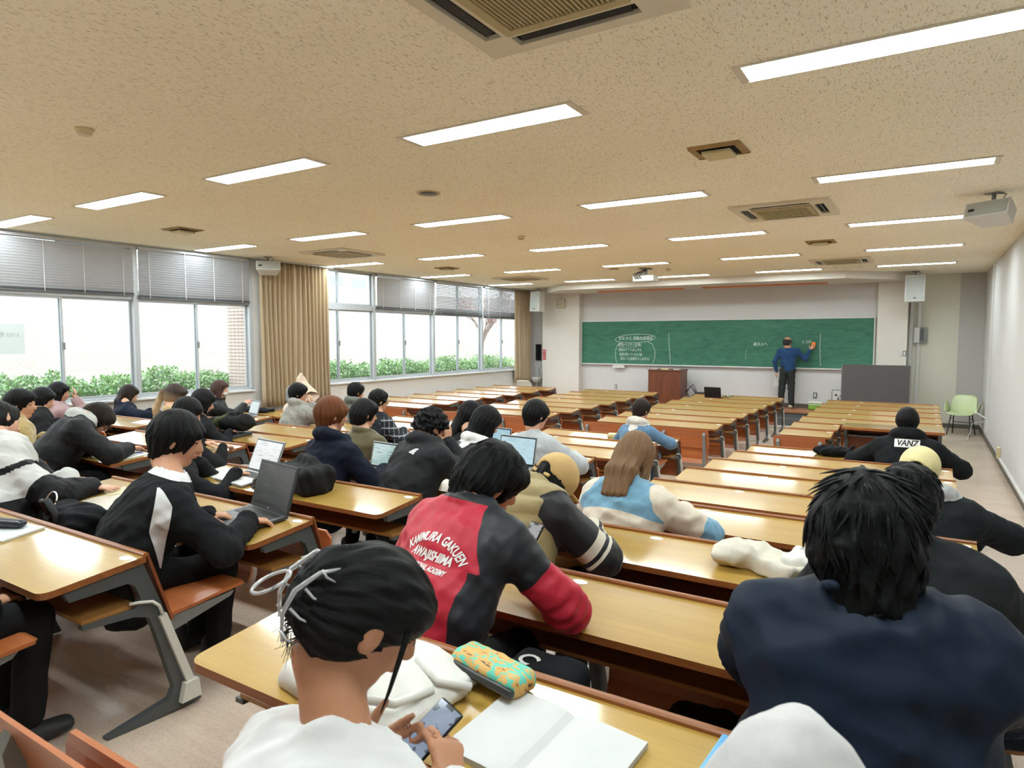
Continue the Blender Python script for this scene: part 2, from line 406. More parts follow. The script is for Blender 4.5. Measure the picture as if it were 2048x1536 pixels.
# curtains
def curtain(y0, y1, z0, z1, n, label, amp=.055):
    rs = np.random.default_rng(int(y0 * 10)); ph = np.cumsum(rs.uniform(.6, 1.4, n * 2 + 2)); ph = ph / ph[-1]
    am = rs.uniform(.6, 1.25, n * 2 + 3)
    N = n * 10
    def fn(u, v):
        k = np.interp(u, np.concatenate([[0], ph]), np.arange(len(ph) + 1))
        a = amp * (am[int(k) % len(am)]) * (0.55 + .45 * (1 - v)) * math.sin(PI * k)
        sway = .02 * math.sin(3 * v + 9 * u) * (1 - v)
        return (XL + .11 + a, y0 + (y1 - y0) * u + sway, z0 + (z1 - z0) * v)
    m = MB().grid(fn, N, 14)
    o = m.obj('window_curtain', M['curtain'], smooth=True); md = o.modifiers.new('thickness', 'SOLIDIFY'); md.thickness = .006
    return tag(o, label, 'curtain', 'brown curtains')
k = NT('curtain_cloth'); k.set(Roughness=.85)
f = k.noise(k.coord((1, 1, .05)), 14, 3); g = k.noise(k.coord((300, 300, 300)), 1, 1)
k.l(k.mix(.2, k.ramp(f, [(.3, srgb(160, 142, 114)), (.7, srgb(182, 164, 136))]), k.ramp(g, [(.3, srgb(140, 118, 88)), (.7, srgb(206, 184, 150))])), k.b.inputs['Base Color'])
k.b.inputs['Sheen Weight'].default_value = .15; M['curtain'] = k.m
curtain(7.70, 9.32, .74, 3.37, 15, 'wide brown pleated curtain between the two long windows')
curtain(16.32, 17.28, .70, 3.37, 8, 'narrow brown curtain gathered in the front corner', .05)
struct(MB().box(XL + .05, XL + .17, 7.65, 9.4, 3.365, 3.4).obj('trim_2', M['alu'])); struct(MB().box(XL + .05, XL + .17, 16.25, 17.4, 3.365, 3.4).obj('trim_3', M['alu']))

# ------------------------------------------------------------------ outside
k = NT('dry_bank'); k.set(Roughness=.95)
f = k.noise(k.coord((1, 1, 1)), 1.2, 5); g = k.noise(k.coord(), 14, 4)
k.l(k.mix(.35, k.ramp(f, [(.3, srgb(136, 126, 118)), (.7, srgb(146, 137, 130))]), k.ramp(g, [(.35, srgb(118, 107, 99)), (.65, srgb(152, 145, 138))])), k.b.inputs['Base Color']); M['bank'] = k.m
def bank(u, v):
    x = -10.45 - 30 * u; y = -8 + 60 * v
    t = max(0, min(1, (-12.0 - x) / 12.0))
    z = .55 + 3.9 * (t ** 1.08) + .12 * math.sin(y * .31 + u * 5) * t
    return (x, y, z)
struct(MB().grid(bank, 60, 40).obj('ground_bank', M['bank'], smooth=True), 'pale dry grass bank rising outside the windows')
m = MB().grid(lambda u, v: (lambda p: (p[0], p[1], p[2] + .03))(bank((17.6 - 10.45 + .16 * u) / 30 if False else (7.15 + .16 * u) / 30, (6.5 + 8.5 * v) / 60)), 1, 40)
struct(m.obj('path_kerb', plain('path_grey', srgb(176, 172, 168), .9, var=.04)), 'faint grey path line across the bank')
# hedge : leaves
rs = np.random.default_rng(3); NL = 44000
def leaves(n, c_fn, size, name, mats, parent=None):
    P = c_fn(n); d = rs.normal(size=(n, 3)); d[:, 2] = np.abs(d[:, 2]) + .3; d /= np.linalg.norm(d, axis=1)[:, None]
    e = np.cross(d, rs.normal(size=(n, 3))); e /= np.linalg.norm(e, axis=1)[:, None]
    s = size * rs.uniform(.6, 1.3, n)[:, None]
    V = np.stack([P - d * s * .2, P + d * s * .45 + e * s * .32, P + d * s * 1.1, P + d * s * .45 - e * s * .32], 1).reshape(-1, 3)
    F = np.arange(4 * n).reshape(-1, 4)
    me = bpy.data.meshes.new(name); me.from_pydata(V.tolist(), [], F.tolist())
    for q in (mats if isinstance(mats, list) else [mats]): me.materials.append(q)
    if isinstance(mats, list): me.polygons.foreach_set('material_index', rs.integers(0, len(mats), n).astype(np.int32))
    return link(name, me, parent)
M['leaf1'] = plain('leaf_green', srgb(146, 180, 116), .6, var=.2, scale=3); M['leaf2'] = plain('leaf_pale', srgb(176, 200, 150), .6, var=.2, scale=3); M['leaf3'] = plain('leaf_grey_green', srgb(152, 174, 142), .6, var=.2, scale=3)
def hedge_pts(n):
    y = rs.uniform(1.5, 18, n); top = 1.36 + .06 * np.sin(y * 3.1) + .05 * np.sin(y * 7.7 + 1) + .04 * np.sin(y * 17)
    z = .55 + (top - .55) * rs.uniform(0, 1, n) ** .55; x = -11.35 + rs.normal(0, .22, n) * (1.15 - .3 * z); x = np.where((y > 7.5) & (y < 8.8), np.minimum(x, -11.1), x)
    return np.stack([x, y, z], 1)
hg = leaves(NL, hedge_pts, .052, 'hedge', [M['leaf1'], M['leaf2'], M['leaf3']])
tag(hg, 'low bright green hedge growing outside below the windows', 'hedge', kind='stuff')
MB().box(-11.6, -11.1, 1.5, 18, .5, 1.1).obj('hedge_core', plain('twigs', srgb(96, 110, 70), .9), hg)
# tiled pillar outside
tp = MB().box(-10.95, -10.33, 7.66, 8.66, .4, 3.6).obj('tiled_pillar', plain('tile_grout', srgb(150, 140, 132), .9)); tag(tp, 'pinkish tiled pillar standing outside beside the curtain', 'pillar')
tm = MB().bbox(-.052, .052, -.008, .008, -.027, .027, .003).mesh('tile', plain('pink_tile', srgb(206, 186, 176), .5, var=.08, scale=6))
for i in range(6):
    for j in range(47): link('tile', tm, tp, (-10.90 + i * .108, 7.655, .5 + j * .0625))
# leafless tree with pink buds
tr = thing('bare_tree', 'leafless tree with reddish buds on the bank near the front curtain', 'tree', (-14.6, 21.1, 1.35))
rt = random.Random(5); tb = MB(); tips = []
def branch(p, d, L, r, lev):
    pts = [Vector(p)]; dd = Vector(d).normalized()
    for i in range(5):
        dd = (dd + Vector((rt.uniform(-.16, .16), rt.uniform(-.16, .16), rt.uniform(-.05, .12)))).normalized(); pts.append(pts[-1] + dd * L / 5)
    tb.tube(pts, [r * (1 - .1 * i) for i in range(6)], 5)
    if lev >= 4 or r < .004: tips.extend(pts[2:]); return
    for i in range(3 if lev else 5):
        q = pts[rt.randint(2, 5)]; a = rt.uniform(0, 2 * PI); s = rt.uniform(.4, .9)
        branch(q, dd + Vector((math.cos(a) * s, math.sin(a) * s, rt.uniform(.0, .5))), L * rt.uniform(.6, .8), r * .55, lev + 1)
branch((0, 0, -.3), (.1, -.1, 1), 1.3, .07, 0)
tb.obj('trunk', plain('grey_bark', srgb(128, 112, 104), .9), tr)
tips = np.array([t[:] for t in tips]); rs = np.random.default_rng(8)
bl = leaves(2600, lambda n: tips[rs.integers(0, len(tips), n)] + rs.normal(0, .05, (n, 3)), .045, 'buds', plain('pink_bud', srgb(196, 150, 146), .7, var=.15, scale=4), tr); bl['kind'] = 'stuff'
# far building beyond the bank
fb = thing('outside_building', 'blurred pale building on top of the bank behind the bare window pane', 'building', (-38, 36.5, 4.2))
MB().box(-3, 3, -5, 5, 0, 2.6).obj('wall', plain('far_wall', srgb(216, 220, 220), .9), fb)
MB().prism([(-5.4, 2.6), (5.4, 2.6), (0, 3.9)], -3.4, 3.4).obj('roof', plain('far_roof', srgb(150, 186, 180), .8), fb)
for yy in (-3.4, -1.2, 1.2, 3.4): MB().box(3.0, 3.04, yy - .6, yy + .6, .9, 2.0).obj('window_pane', plain('far_pane', srgb(150, 166, 172), .3), fb)

# ------------------------------------------------------------------ chalkboard
cb = thing('chalkboard', 'long green chalkboard with white chalk notes on the front wall', 'chalkboard', (-4.71, 17.3, 1.27))
BW, BH = 7.36, 1.17
MB().box(-BW / 2, BW / 2, -.035, -.005, 0, BH).obj('writing_surface', M['board'], cb)
for x in (-BW / 2 - .03, BW / 2): MB().bbox(x, x + .03, -.05, 0, -.03, BH + .03, .004).obj('frame_side', M['white'], cb)
MB().bbox(-BW / 2, BW / 2, -.05, 0, BH, BH + .03, .004).obj('frame_top', M['white'], cb)
MB().prism([(0, -.035), (-.09, -.035), (-.1, -.01), (-.05, -.012), (-.045, .0), (0, .0)], -BW / 2 - .03, BW / 2 + .03).obj('chalk_tray', M['white'], cb)
def flat_text(txt, size, x, z, parent, mat, rot=0, jitter=.0, thin=-.0, name='chalk_writing', w=None, seed=1):
    me = text_mesh(txt, size, 0, thin, .12, 'LEFT')
    n = len(me.vertices)
    if n == 0: return None
    co = np.empty(n * 3, np.float32); me.vertices.foreach_get('co', co); co = co.reshape(-1, 3)
    if w: co[:, 0] *= w / max(1e-6, co[:, 0].max())
    c, s = math.cos(rot), math.sin(rot)
    wob = .03 * size * np.sin(co[:, 0] * 9 / size * .2 + seed)
    out = np.stack([x + c * co[:, 0] - s * co[:, 1], np.full(n, -.0365), z + s * co[:, 0] + c * co[:, 1] + wob], 1).astype(np.float32)
    me.vertices.foreach_set('co', out.ravel()); me.materials.clear(); me.materials.append(mat)
    return link(name, me, parent)
T = lambda px: -3.68 + px       # metres from the board's left edge
lines = [('8:55 から 自動出席確認', .115, 1.13, .70, .98), ('座席(ベンチー左寄)', .10, 1.10, .525, .68), ('前回のサイト(のじかん', .09, 1.12, .385, .68), ('前回欠席しているもの者', .085, 1.15, .26, .66), ('取ること(左奥引入しません)', .09, 1.18, .145, .84)]
for i, (t, s, x, z, w) in enumerate(lines): flat_text(t, s, T(x), z, cb, M['chalk'], .0, seed=i, w=w)
flat_text('最大入へ', .10, T(4.72), .56, cb, M['chalk'], 0, seed=9, w=.33); flat_text('トコ示', .085, T(5.83), .62, cb, M['chalk'], 0, seed=4, w=.22)
def chalk_line(pts, r=.0045):
    MB().tube([(T(a), -.037, c) for a, c in pts], r, 5).obj('chalk_line', M['chalk'], cb)
el = [(1.60 + .58 * math.cos(a) * (1 + .04 * math.sin(2 * a)), .70 + .115 * math.sin(a) + .02 * math.cos(a)) for a in np.linspace(0, 2 * PI, 40)]
chalk_line(el); chalk_line([(1.22, .60), (1.08, .5), (1.03, .35), (1.03, .2), (1.07, .03)]); chalk_line([(1.98, .61), (2.10, .55), (2.17, .4), (2.18, .2), (2.12, .03)])
chalk_line([(1.15, .455), (1.35, .46), (1.65, .475)], .003)
chalk_line([(2.55, .84), (2.57, .5), (2.61, .02)]); chalk_line([(6.25, .82), (6.24, .5), (6.27, .06)]); chalk_line([(4.55, .42), (4.55, .2)], .002)
MB().bbox(-2.7, -2.35, -.12, -.03, -.12, -.04, .01).obj('eraser_cleaner', M['white'], cb)

# ------------------------------------------------------------------ ceiling fittings
lt0 = None
for r in range(-1, 5):
    for c in range(5):
        x = -10.015 + 2.288 * c + 1.2575 / 2; y = 3.7376 + 2.8056 * r
        lab = 'long lit ceiling light, row %s from the chalkboard, %s' % (['six', 'five', 'four', 'three', 'two', 'one'][r + 1], ['nearest the windows', 'second from the windows', 'in the middle', 'second from the aisle wall', 'nearest the aisle wall'][c])
        if lt0 is None:
            t = thing('ceiling_light', lab, 'ceiling light', (x, y, ZC), group='recessed ceiling lights')
            hx, hy = .645, .112
            f = MB(); f.box(-hx - .035, hx + .035, -hy - .012, -hy, -.012, 0); f.box(-hx - .035, hx + .035, hy, hy + .012, -.012, 0)
            f.box(-hx - .035, -hx + .01, -hy, hy, -.010, 0); f.box(hx - .01, hx + .035, -hy, hy, -.010, 0)
            f.obj('frame', M['lamp_frame'], t); MB().box(-hx + .012, hx - .012, -hy + .002, hy - .002, -.006, -.001).obj('diffuser', M['lamp'], t); lt0 = t
        else: dup(lt0, (x, y, ZC), label=lab)
# cassette air conditioners
def cassette(x, y, label):
    t = thing('ceiling_air_conditioner', label, 'air conditioner', (x, y, ZC), group='ceiling cassette air conditioners')
    s = .49; p = MB()
    # panel built as a ring of four plates with slots left open
    p.box(-s, s, -s, -s + .07, -.03, 0); p.box(-s, s, s - .07, s, -.03, 0); p.box(-s, -s + .07, -s + .07, s - .07, -.03, 0); p.box(s - .07, s, -s + .07, s - .07, -.03, 0)
    for a in (-1, 1):
        for c in (-1, 1): p.box(min(a * .30, a * .42), max(a * .30, a * .42), min(c * .30, c * .42), max(c * .30, c * .42), -.03, 0)
    p.box(-.30, .30, -.33, -.30, -.03, 0); p.box(-.30, .30, .30, .33, -.03, 0); p.box(-.33, -.30, -.30, .30, -.03, 0); p.box(.30, .33, -.30, .30, -.03, 0)
    p.obj('panel', M['offwhite'], t)
    MB().box(-.42, .42, -.42, .42, -.008, -.002).obj('duct', M['dark'], t)  # flat plate, its near-black colour paints the shade inside the slots
    for a in range(4):
        q = MB().box(-.27, .27, -.016, .016, -.004, .004).obj('louver', M['black'], t, loc=(.375 * math.cos(a * PI / 2), .375 * math.sin(a * PI / 2), -.018)); q.rotation_euler = (.7, 0, a * PI / 2 + PI / 2)
    MB().box(-.295, -.25, -.295, .295, -.042, -.03).box(.25, .295, -.295, .295, -.042, -.03).box(-.25, .25, -.295, -.25, -.042, -.03).box(-.25, .25, .25, .295, -.042, -.03).obj('grille_frame', M['yellowed'], t)
    MB().box(-.25, .25, -.25, .25, -.02, -.015).obj('grille_back', M['brass'], t)
    sm = MB().box(-.005, .005, -.25, .25, -.038, -.022).mesh('slat', M['yellowed'])
    for i in range(24): link('slat', sm, t, (-.24 + i * .0209, 0, 0))
    return t
ac = cassette(-1.37, 2.34, 'cream cassette air conditioner at the top edge of the photo')
dup(ac, (-1.37, 7.86, ZC), label='cream cassette air conditioner between the two vents over the aisle side desks')
dup(ac, (-1.37, 13.55, ZC), label='cream cassette air conditioner nearest the chalkboard on the aisle side')
dup(ac, (-8.27, 7.96, ZC), label='cream cassette air conditioner beside the wide brown curtain')
dup(ac, (-8.21, 13.55, ZC), label='cream cassette air conditioner near the front curtain')
def vent(x, y, label):
    t = thing('ceiling_vent', label, 'vent', (x, y, ZC), group='square brown ceiling vents')
    s = .19
    MB().prism([(-s, 0), (-s + .05, -.02), (-s + .05, 0)], -s, s).prism([(s, 0), (s - .05, 0), (s - .05, -.02)], -s, s).box(-s, -s + .05, -s + .05, s - .05, -.016, 0).box(s - .05, s, -s + .05, s - .05, -.016, 0).obj('frame', M['brass'], t)
    MB().box(-s + .05, s - .05, -s + .05, s - .05, -.004, -.001).obj('duct', M['dark'], t)  # thin near-black sheet in place of the shade up the vent
    MB().bbox(-.105, .105, -.105, .105, -.05, -.022, .008).obj('baffle', M['cream'], t)
    return t
v = vent(-1.37, 5.13, 'brown ceiling vent with cream baffle, largest in view, above the aisle side')
dup(v, (-1.37, 10.75, ZC), label='brown ceiling vent over the front aisle side desks')
dup(v, (-8.27, 5.17, ZC), label='brown ceiling vent near the grey blinds')
dup(v, (-8.27, 10.78, ZC), label='brown ceiling vent over the front window desks')
def disc(nm, label, cat, x, y, r, mats, h=.03):
    t = thing(nm, label, cat, (x, y, ZC))
    MB().lathe([(r, 0), (r, -.012), (r * .86, -h * .6), (r * .8, -h)], 28).obj('housing', mats[0], t, True)
    MB().lathe([(r * .78, -h + .002), (r * .74, -h - .004), (.01, -h - .006)], 28).obj('grille', mats[1], t, True)
    return t
disc('ceiling_speaker', 'round grey speaker set into the middle of the ceiling', 'speaker', -4.16, 5.14, .115, (M['cream'], M['frame']), .006)
disc('ceiling_speaker', 'small round grey speaker in the ceiling beside the projector', 'speaker', -5.47, 12.71, .115, (M['cream'], M['frame']), .006)
disc('smoke_detector', 'cream smoke detector alone on the rear left of the ceiling', 'detector', -4.86, 2.36, .055, (M['cream'], M['offwhite']), .04)
disc('smoke_detector', 'tiny cream smoke detector in the ceiling centre far from the windows', 'detector', -4.82, 7.97, .055, (M['cream'], M['brass']), .04)
disc('smoke_detector', 'tiny cream smoke detector right behind the projector', 'detector', -4.55, 13.35, .055, (M['cream'], M['offwhite']), .04)
hf = MB(); 
for a in (0, 1): hf.box(-.25, .25, -.25 + a * .48, -.23 + a * .48, -.008, 0); hf.box(-.25 + a * .48, -.23 + a * .48, -.23, .23, -.008, 0)
tag(hf.obj('ceiling_hatch', M['offwhite'], loc=(-1.37, 14.75, ZC)), 'thin square access hatch outline in the ceiling near the chalkboard', 'hatch')
# projector
pj = thing('ceiling_projector', 'white projector with black cables hanging from the ceiling', 'projector', (-4.9, 13.0, 3.13))
MB().bbox(-.22, .22, -.16, .16, 0, .12, .015).obj('body', M['white'], pj)
MB().lathe([(.045, 0), (.045, .02), (.03, .022)], 20).obj('lens', M['black'], pj, True, (.1, .165, .06), (-PI / 2, 0, 0))
MB().box(-.1, .1, -.1, .1, .25, .27).cbox((0, 0, .19), (.05, .05, .15)).cbox((0, 0, .135), (.2, .14, .015)).obj('mount', M['frame_lt'], pj)
for k in range(7):
    a = random.uniform(-.16, .05); MB().tube([(a, -.17, .05), (a - .04, -.21, .10 + .01 * k), (a + .06 * k / 3, -.16, .18), (.02, -.05, .25)], .006, 6).obj('cable', M['black'], pj)
# loudspeakers
def speaker(loc, rz, dims, tilt, label, horiz=False):
    t = thing('loudspeaker', label, 'speaker', loc, rz, 'white wall speakers')
    w, d, h = dims
    body = MB().prism([(-w / 2, 0), (w / 2, 0), (w / 2 - .06, d), (-w / 2 + .06, d)], -h / 2, h / 2, axis='z').obj('cabinet', M['white'], t, rot=(tilt, 0, 0))
    MB().bbox(-w / 2 + .02, w / 2 - .02, -.014, .0, -h / 2 + .02, h / 2 - .02, .004).obj('grille', M['spk_front'], t, rot=(tilt, 0, 0))
    MB().cbox((0 if not horiz else -w * .32, -.016, -h / 2 + .07), (.05, .006, .025)).obj('badge', M['black'], t, rot=(tilt, 0, 0))
    MB().tube([(0, d * .5, h / 2), (0, d * .5, h / 2 + .07)], .02, 8).cbox((0, d * .5, h / 2 + .075), (.14, .1, .012)).obj('bracket', M['frame_lt'], t)
    MB().tube([(.03, d * .7, h / 2 - .02), (.1, d * .6, h / 2 + .05), (.03, d * .5, h / 2 + .07)], .005, 6).obj('cable', M['black'], t)
    return t
speaker((-.25, 16.35, 3.03), 0, (.36, .28, .55), -.06, 'white loudspeaker hanging beside the pillar on the aisle side of the chalkboard')
speaker((-9.38, 16.25, 3.01), -.25, (.36, .28, .55), -.06, 'white loudspeaker hanging between the front curtain and the cream pillar')
speaker((-9.72, 7.62, 3.245), .9, (.40, .24, .16), -.35, 'small white speaker under the ceiling beside the wide curtain', True)
speaker((.44, 7.95, 3.245), -.55, (.40, .24, .16), -.35, 'small white speaker hanging over the aisle by the plain wall', True)
# board lights under the soffit
for x0, x1, lab in ((-7.55, -5.25, 'orange reflector board light under the soffit, above the chalk notes'), (-4.75, -1.95, 'orange reflector board light under the soffit, above the teacher')):
    t = thing('ceiling_board_light', lab, 'light', ((x0 + x1) / 2, 16.55, 3.24)); L = x1 - x0
    MB().prism([(-.09, 0), (.09, 0), (.05, -.035), (-.05, -.035)], -L / 2, L / 2).obj('reflector', M['orange_refl'], t)
    for q in (-1, 0): MB().cbox((q * L / 2 + .02, 0, -.042), (.05, .06, .03)).obj('lamp_holder', M['white'], t)
# ================================================================== bench desks
ORD = ['first', 'second', 'third', 'fourth', 'fifth', 'sixth', 'seventh', 'eighth', 'ninth']
SLOPE = .0947
def desk_top_mesh(L):
    r = .045; D = .38; pts = [(-L / 2, 0), (L / 2, 0)]
    for a in np.linspace(0, PI / 2, 6): pts.append((L / 2 - r + r * math.cos(a), -D + r - r * math.sin(a)))
    for a in np.linspace(PI / 2, PI, 6): pts.append((-L / 2 + r + r * math.cos(a), -D + r - r * math.sin(a)))
    n = len(pts); m = MB(); th = .026
    vt = [(x, y, .70 + SLOPE * y) for x, y in pts]; vb = [(x, y, .70 + SLOPE * y - th) for x, y in pts]
    m.v = vt + vb
    m.f = [tuple(reversed(range(n)))]; m.mi = [0]
    m.f.append(tuple(range(n, 2 * n))); m.mi.append(1)
    for i in range(n): m.f.append((i, (i + 1) % n, n + (i + 1) % n, n + i)); m.mi.append(1)
    return m.mesh('desk_top', [M['desk'], M['edge']])
FR_PROF = [(-.30, .642), (-.005, .668), (.085, .425), (.20, .07), (.225, 0), (-.17, 0), (-.17, .022), (.085, .06), (.105, .10), (.03, .38), (.01, .44), (-.05, .462), (-.24, .478), (-.24, .492), (-.05, .492), (-.03, .505), (-.02, .53), (-.04, .585), (-.07, .605), (-.28, .60)]
frame_me = MB().prism(FR_PROF, -.017, .017).mesh('side_frame', M['frame'])
legcover_me = MB().prism([(.045, .43), (.075, .44), (.19, .10), (.155, .10)], .017, .034).prism([(.12, .03), (.21, .03), (.20, .11), (.14, .11)], .017, .045).mesh('cable_cover', M['cable'])
cable_me = MB().tube([(.0, -.06, .515), (.012, -.03, .515), (.024, .02, .505), (.026, .045, .48), (.026, .058, .44)], .0065, 8).mesh('cable', M['cable'], True)
def seat_mesh(folded, w=.585):
    if folded:
        pr = [(.105, .20), (.128, .26), (.140, .42), (.150, .56), (.146, .60)]
    else:
        pr = [(.10, .405), (.22, .412), (.36, .425), (.46, .432), (.475, .425)]
    m = MB(); th = .014; full = []
    N = len(pr); 
    for i, (y, z) in enumerate(pr):
        a = pr[max(0, i - 1)]; b = pr[min(N - 1, i + 1)]; t = Vector((b[0] - a[0], b[1] - a[1])).normalized(); full.append((y - t.y * th, z + t.x * th))
    # rounded front corners
    def row(p, i, lo): return w / 2 - (.03 if i == N - 1 else 0)
    top = [(sx * row(p, i, 0), p[0], p[1]) for i, p in enumerate(full) for sx in (-1, 1)]
    bot = [(sx * row(p, i, 0), p[0], p[1]) for i, p in enumerate(pr) for sx in (-1, 1)]
    v = top + bot; f = []; n2 = 2 * N
    for i in range(N - 1):
        a = 2 * i; f.append((a, a + 1, a + 3, a + 2)); f.append((n2 + a, n2 + a + 2, n2 + a + 3, n2 + a + 1)); f.append((a, a + 2, n2 + a + 2, n2 + a)); f.append((a + 1, n2 + a + 1, n2 + a + 3, a + 3))
    f.append((0, n2, n2 + 1, 1)); e = 2 * (N - 1); f.append((e, e + 1, n2 + e + 1, n2 + e))
    m.add(v, f); return m.mesh('seat', M['seat'])
seat_up = seat_mesh(True); seat_dn = seat_mesh(False)
arm_me = MB().prism([(.09, .40), (.10, .33), (.40, .395), (.42, .415)], -.012, .012).mesh('seat_bracket', M['frame_lt'])
sticker_me = MB().lathe([(.5, 0), (.5, .0012)], 16).mesh('seat_sticker', plain('sticker_white', srgb(236, 238, 240), .35, var=.01))
top_cache = {}
def build_desk(nm, L, nseat, label, loc, group, posts=True, seats=True):
    t = thing(nm, label, 'desk', loc, 0, group)
    key = round(L, 2)
    if key not in top_cache:
        h = L / 2
        rim = MB(); rim.prism([(-.012, .699), (.012, .700), (.013, .708), (.006, .713), (-.006, .713), (-.012, .708)], -h, h)
        pan = MB().prism([(.002, .70), (.014, .70), (.108, .40), (.096, .40)], -h, h)
        sh = MB().box(-h + .03, h - .03, -.235, -.03, .493, .508)
        top_cache[key] = (desk_top_mesh(L), rim.mesh('rim', M['edge']), pan.mesh('back_panel', M['panel']), sh.mesh('shelf', M['shelf']))
    a, b, c, d = top_cache[key]
    link('desk_top', a, t); link('rim', b, t); link('back_panel', c, t); link('shelf', d, t)
    xs = [-L / 2 + .03, L / 2 - .03] + ([-L / 2 + L / nseat + .0] if nseat == 3 else [])
    for x in xs: link('side_frame', frame_me, t, (x, 0, 0))
    link('cable_cover', legcover_me, t, (L / 2 - .03, 0, 0)); link('cable', cable_me, t, (L / 2 - .025, 0, 0))
    for x in ((-.345, L / 2 - .055) if nseat == 3 else (L / 2 - .055,)):
        s = link('seat_sticker', sticker_me, t, (x, -.052, .6955)); s.scale = (.066, .036, 1); s.rotation_euler = (SLOPE, 0, 0)
    return t
def seat_x(L, n, i): return -L / 2 + (i + .5) * L / n
DESK_USED = {}          # (column,row) -> indices of seats folded down
def add_seats(t, L, n, down):
    for i in range(n):
        x = seat_x(L, n, i)
        if i in down:
            link('seat', seat_dn, t, (x, 0, 0)); link('seat_bracket', arm_me, t, (x - .27, 0, 0)); link('seat_bracket', arm_me, t, (x + .27, 0, 0))
        else: link('seat', seat_up, t, (x, 0, 0))
YR = lambda j: 1.44 + .855 * j
REAR = {'R': (-1.745, .25, 'beside the aisle wall'), 'C': (-4.55, -2.63, 'next to aisle wall column'), 'B': (-7.42, -5.5, 'second column from windows'), 'A': (-10.06, -8.36, 'along the windows')}
FRONT = {'D': (-1.69, .245, 'beside the aisle wall'), 'C': (-4.45, -2.545, 'next to aisle wall column'), 'B': (-7.22, -5.32, 'second column from windows'), 'A': (-9.97, -8.06, 'along the windows')}
YF = lambda i: 10.08 + .828 * i
used = {('R', 0): {0, 2}, ('R', 1): {0, 2}, ('R', 2): {0}, ('R', 3): {2}, ('R', 7): {2},
        ('C', 0): {0, 2}, ('C', 1): {0}, ('C', 2): {1, 2}, ('C', 3): {0, 2}, ('C', 4): {1, 2}, ('C', 7): {2},
        ('B', 1): {0, 2}, ('B', 2): {2}, ('B', 3): {0, 1}, ('B', 5): {0, 2}, ('B', 6): {0},
        ('A', 2): {2}, ('A', 3): {0}, ('A', 4): {0}, ('A', 5): {1}, ('A', 7): {1}}
for c, (x0, x1, where) in REAR.items():
    for j in range(9):
        if c == 'A' and j == 0: continue
        y = YR(j); L = x1 - x0
        t = build_desk('bench_desk', L, 3, 'long bench desk, rear block, %s row from the back, %s' % (ORD[j], where), ((x0 + x1) / 2, y, FLOOR(y)), 'rear block bench desks')
        add_seats(t, L, 3, used.get((c, j), set()))
for c, (x0, x1, where) in FRONT.items():
    for i in range(7):
        y = YF(i); L = x1 - x0; n = 3
        short = c == 'D' and i < 2
        if short: x1s, n = -1.04, 1
        else: x1s = x1
        L = x1s - x0
        t = build_desk('bench_desk', L, n, '%s bench desk, front block, %s row from the chalkboard, %s' % ('short' if short else 'long', ORD[6 - i], where), ((x0 + x1s) / 2, y, 0), 'front block bench desks')
        if i < 6: add_seats(t, L, n, set())
# free standing bench backs behind each block
post_me = MB().prism([(.05, .0), (.10, .0), (.055, .50), (.045, .62), (.035, .66), (.015, .66), (-.005, .62), (.01, .50)], -.02, .02).prism([(.02, 0), (.28, 0), (.28, .02), (.09, .05), (.02, .03)], -.018, .018).mesh('post', M['frame_lt'])
def bench(x0, x1, y, n, down, label, z=0.0):
    L = x1 - x0; t = thing('free_bench', label, 'bench', ((x0 + x1) / 2, y, z), 0, 'bench backs without desks')
    MB().prism([(.0, .70), (.012, .70), (.055, .58), (.075, .43), (.06, .43), (.04, .58)], -L / 2, L / 2).obj('back_panel', M['seat'], t)
    for i in range(n + 1): link('post', post_me, t, (max(-L / 2 + .06, min(L / 2 - .06, -L / 2 + i * L / n)), 0, 0))
    for i in range(n):
        if i in down: link('seat', seat_dn, t, (seat_x(L, n, i), 0, 0)); link('seat_bracket', arm_me, t, (seat_x(L, n, i) - .25, 0, 0)); link('seat_bracket', arm_me, t, (seat_x(L, n, i) + .25, 0, 0))
        else: link('seat', seat_up, t, (seat_x(L, n, i), 0, 0))
    return t
bench(-4.485, -2.555, 9.29, 3, set(), 'orange wooden bench back behind the denim jacket student, facing the front desks')
bench(-1.69, -1.06, 9.29, 1, set(), 'short orange bench back in front of the black bag on the aisle side')
bench(-7.22, -5.32, 9.25, 3, set(), 'orange bench back behind the front block, second column from the windows')
bench(-9.97, -8.06, 9.25, 3, set(), 'orange bench back behind the front block, along the windows')
bench(-1.745, .25, .59, 3, {1, 2}, 'brown bench back with pale edge at the bottom corner of the photo', FLOOR(.59))
bench(-4.55, -2.63, .59, 3, {0, 2}, 'bench back of the last row under the corner desk', FLOOR(.59))
# flat table with legs for wheelchair place
wt = thing('flat_table', 'flat brown edged table on the aisle side, among the front desks', 'table', (-.375, 10.9, 0))
MB().bbox(-.63, .63, -.26, .26, .685, .715, .006).obj('table_top', [M['desk']], wt)
MB().box(-.63, .63, -.275, -.26, .675, .713).obj('edge_band', M['edge'], wt)
MB().box(-.6, .6, .20, .215, .30, .68).obj('modesty_panel', M['panel'], wt)
MB().bbox(-.55, .55, -.2, .18, .575, .59, .004).obj('shelf', M['frame'], wt)
for x in (-.58, .58):
    MB().prism([(-.24, .675), (.22, .675), (.22, .56), (.06, .50), (.05, .03), (.25, .03), (.25, 0), (-.25, 0), (-.25, .03), (-.03, .03), (-.04, .5), (-.2, .6)], x - .02, x + .02).obj('leg', M['frame'], wt)

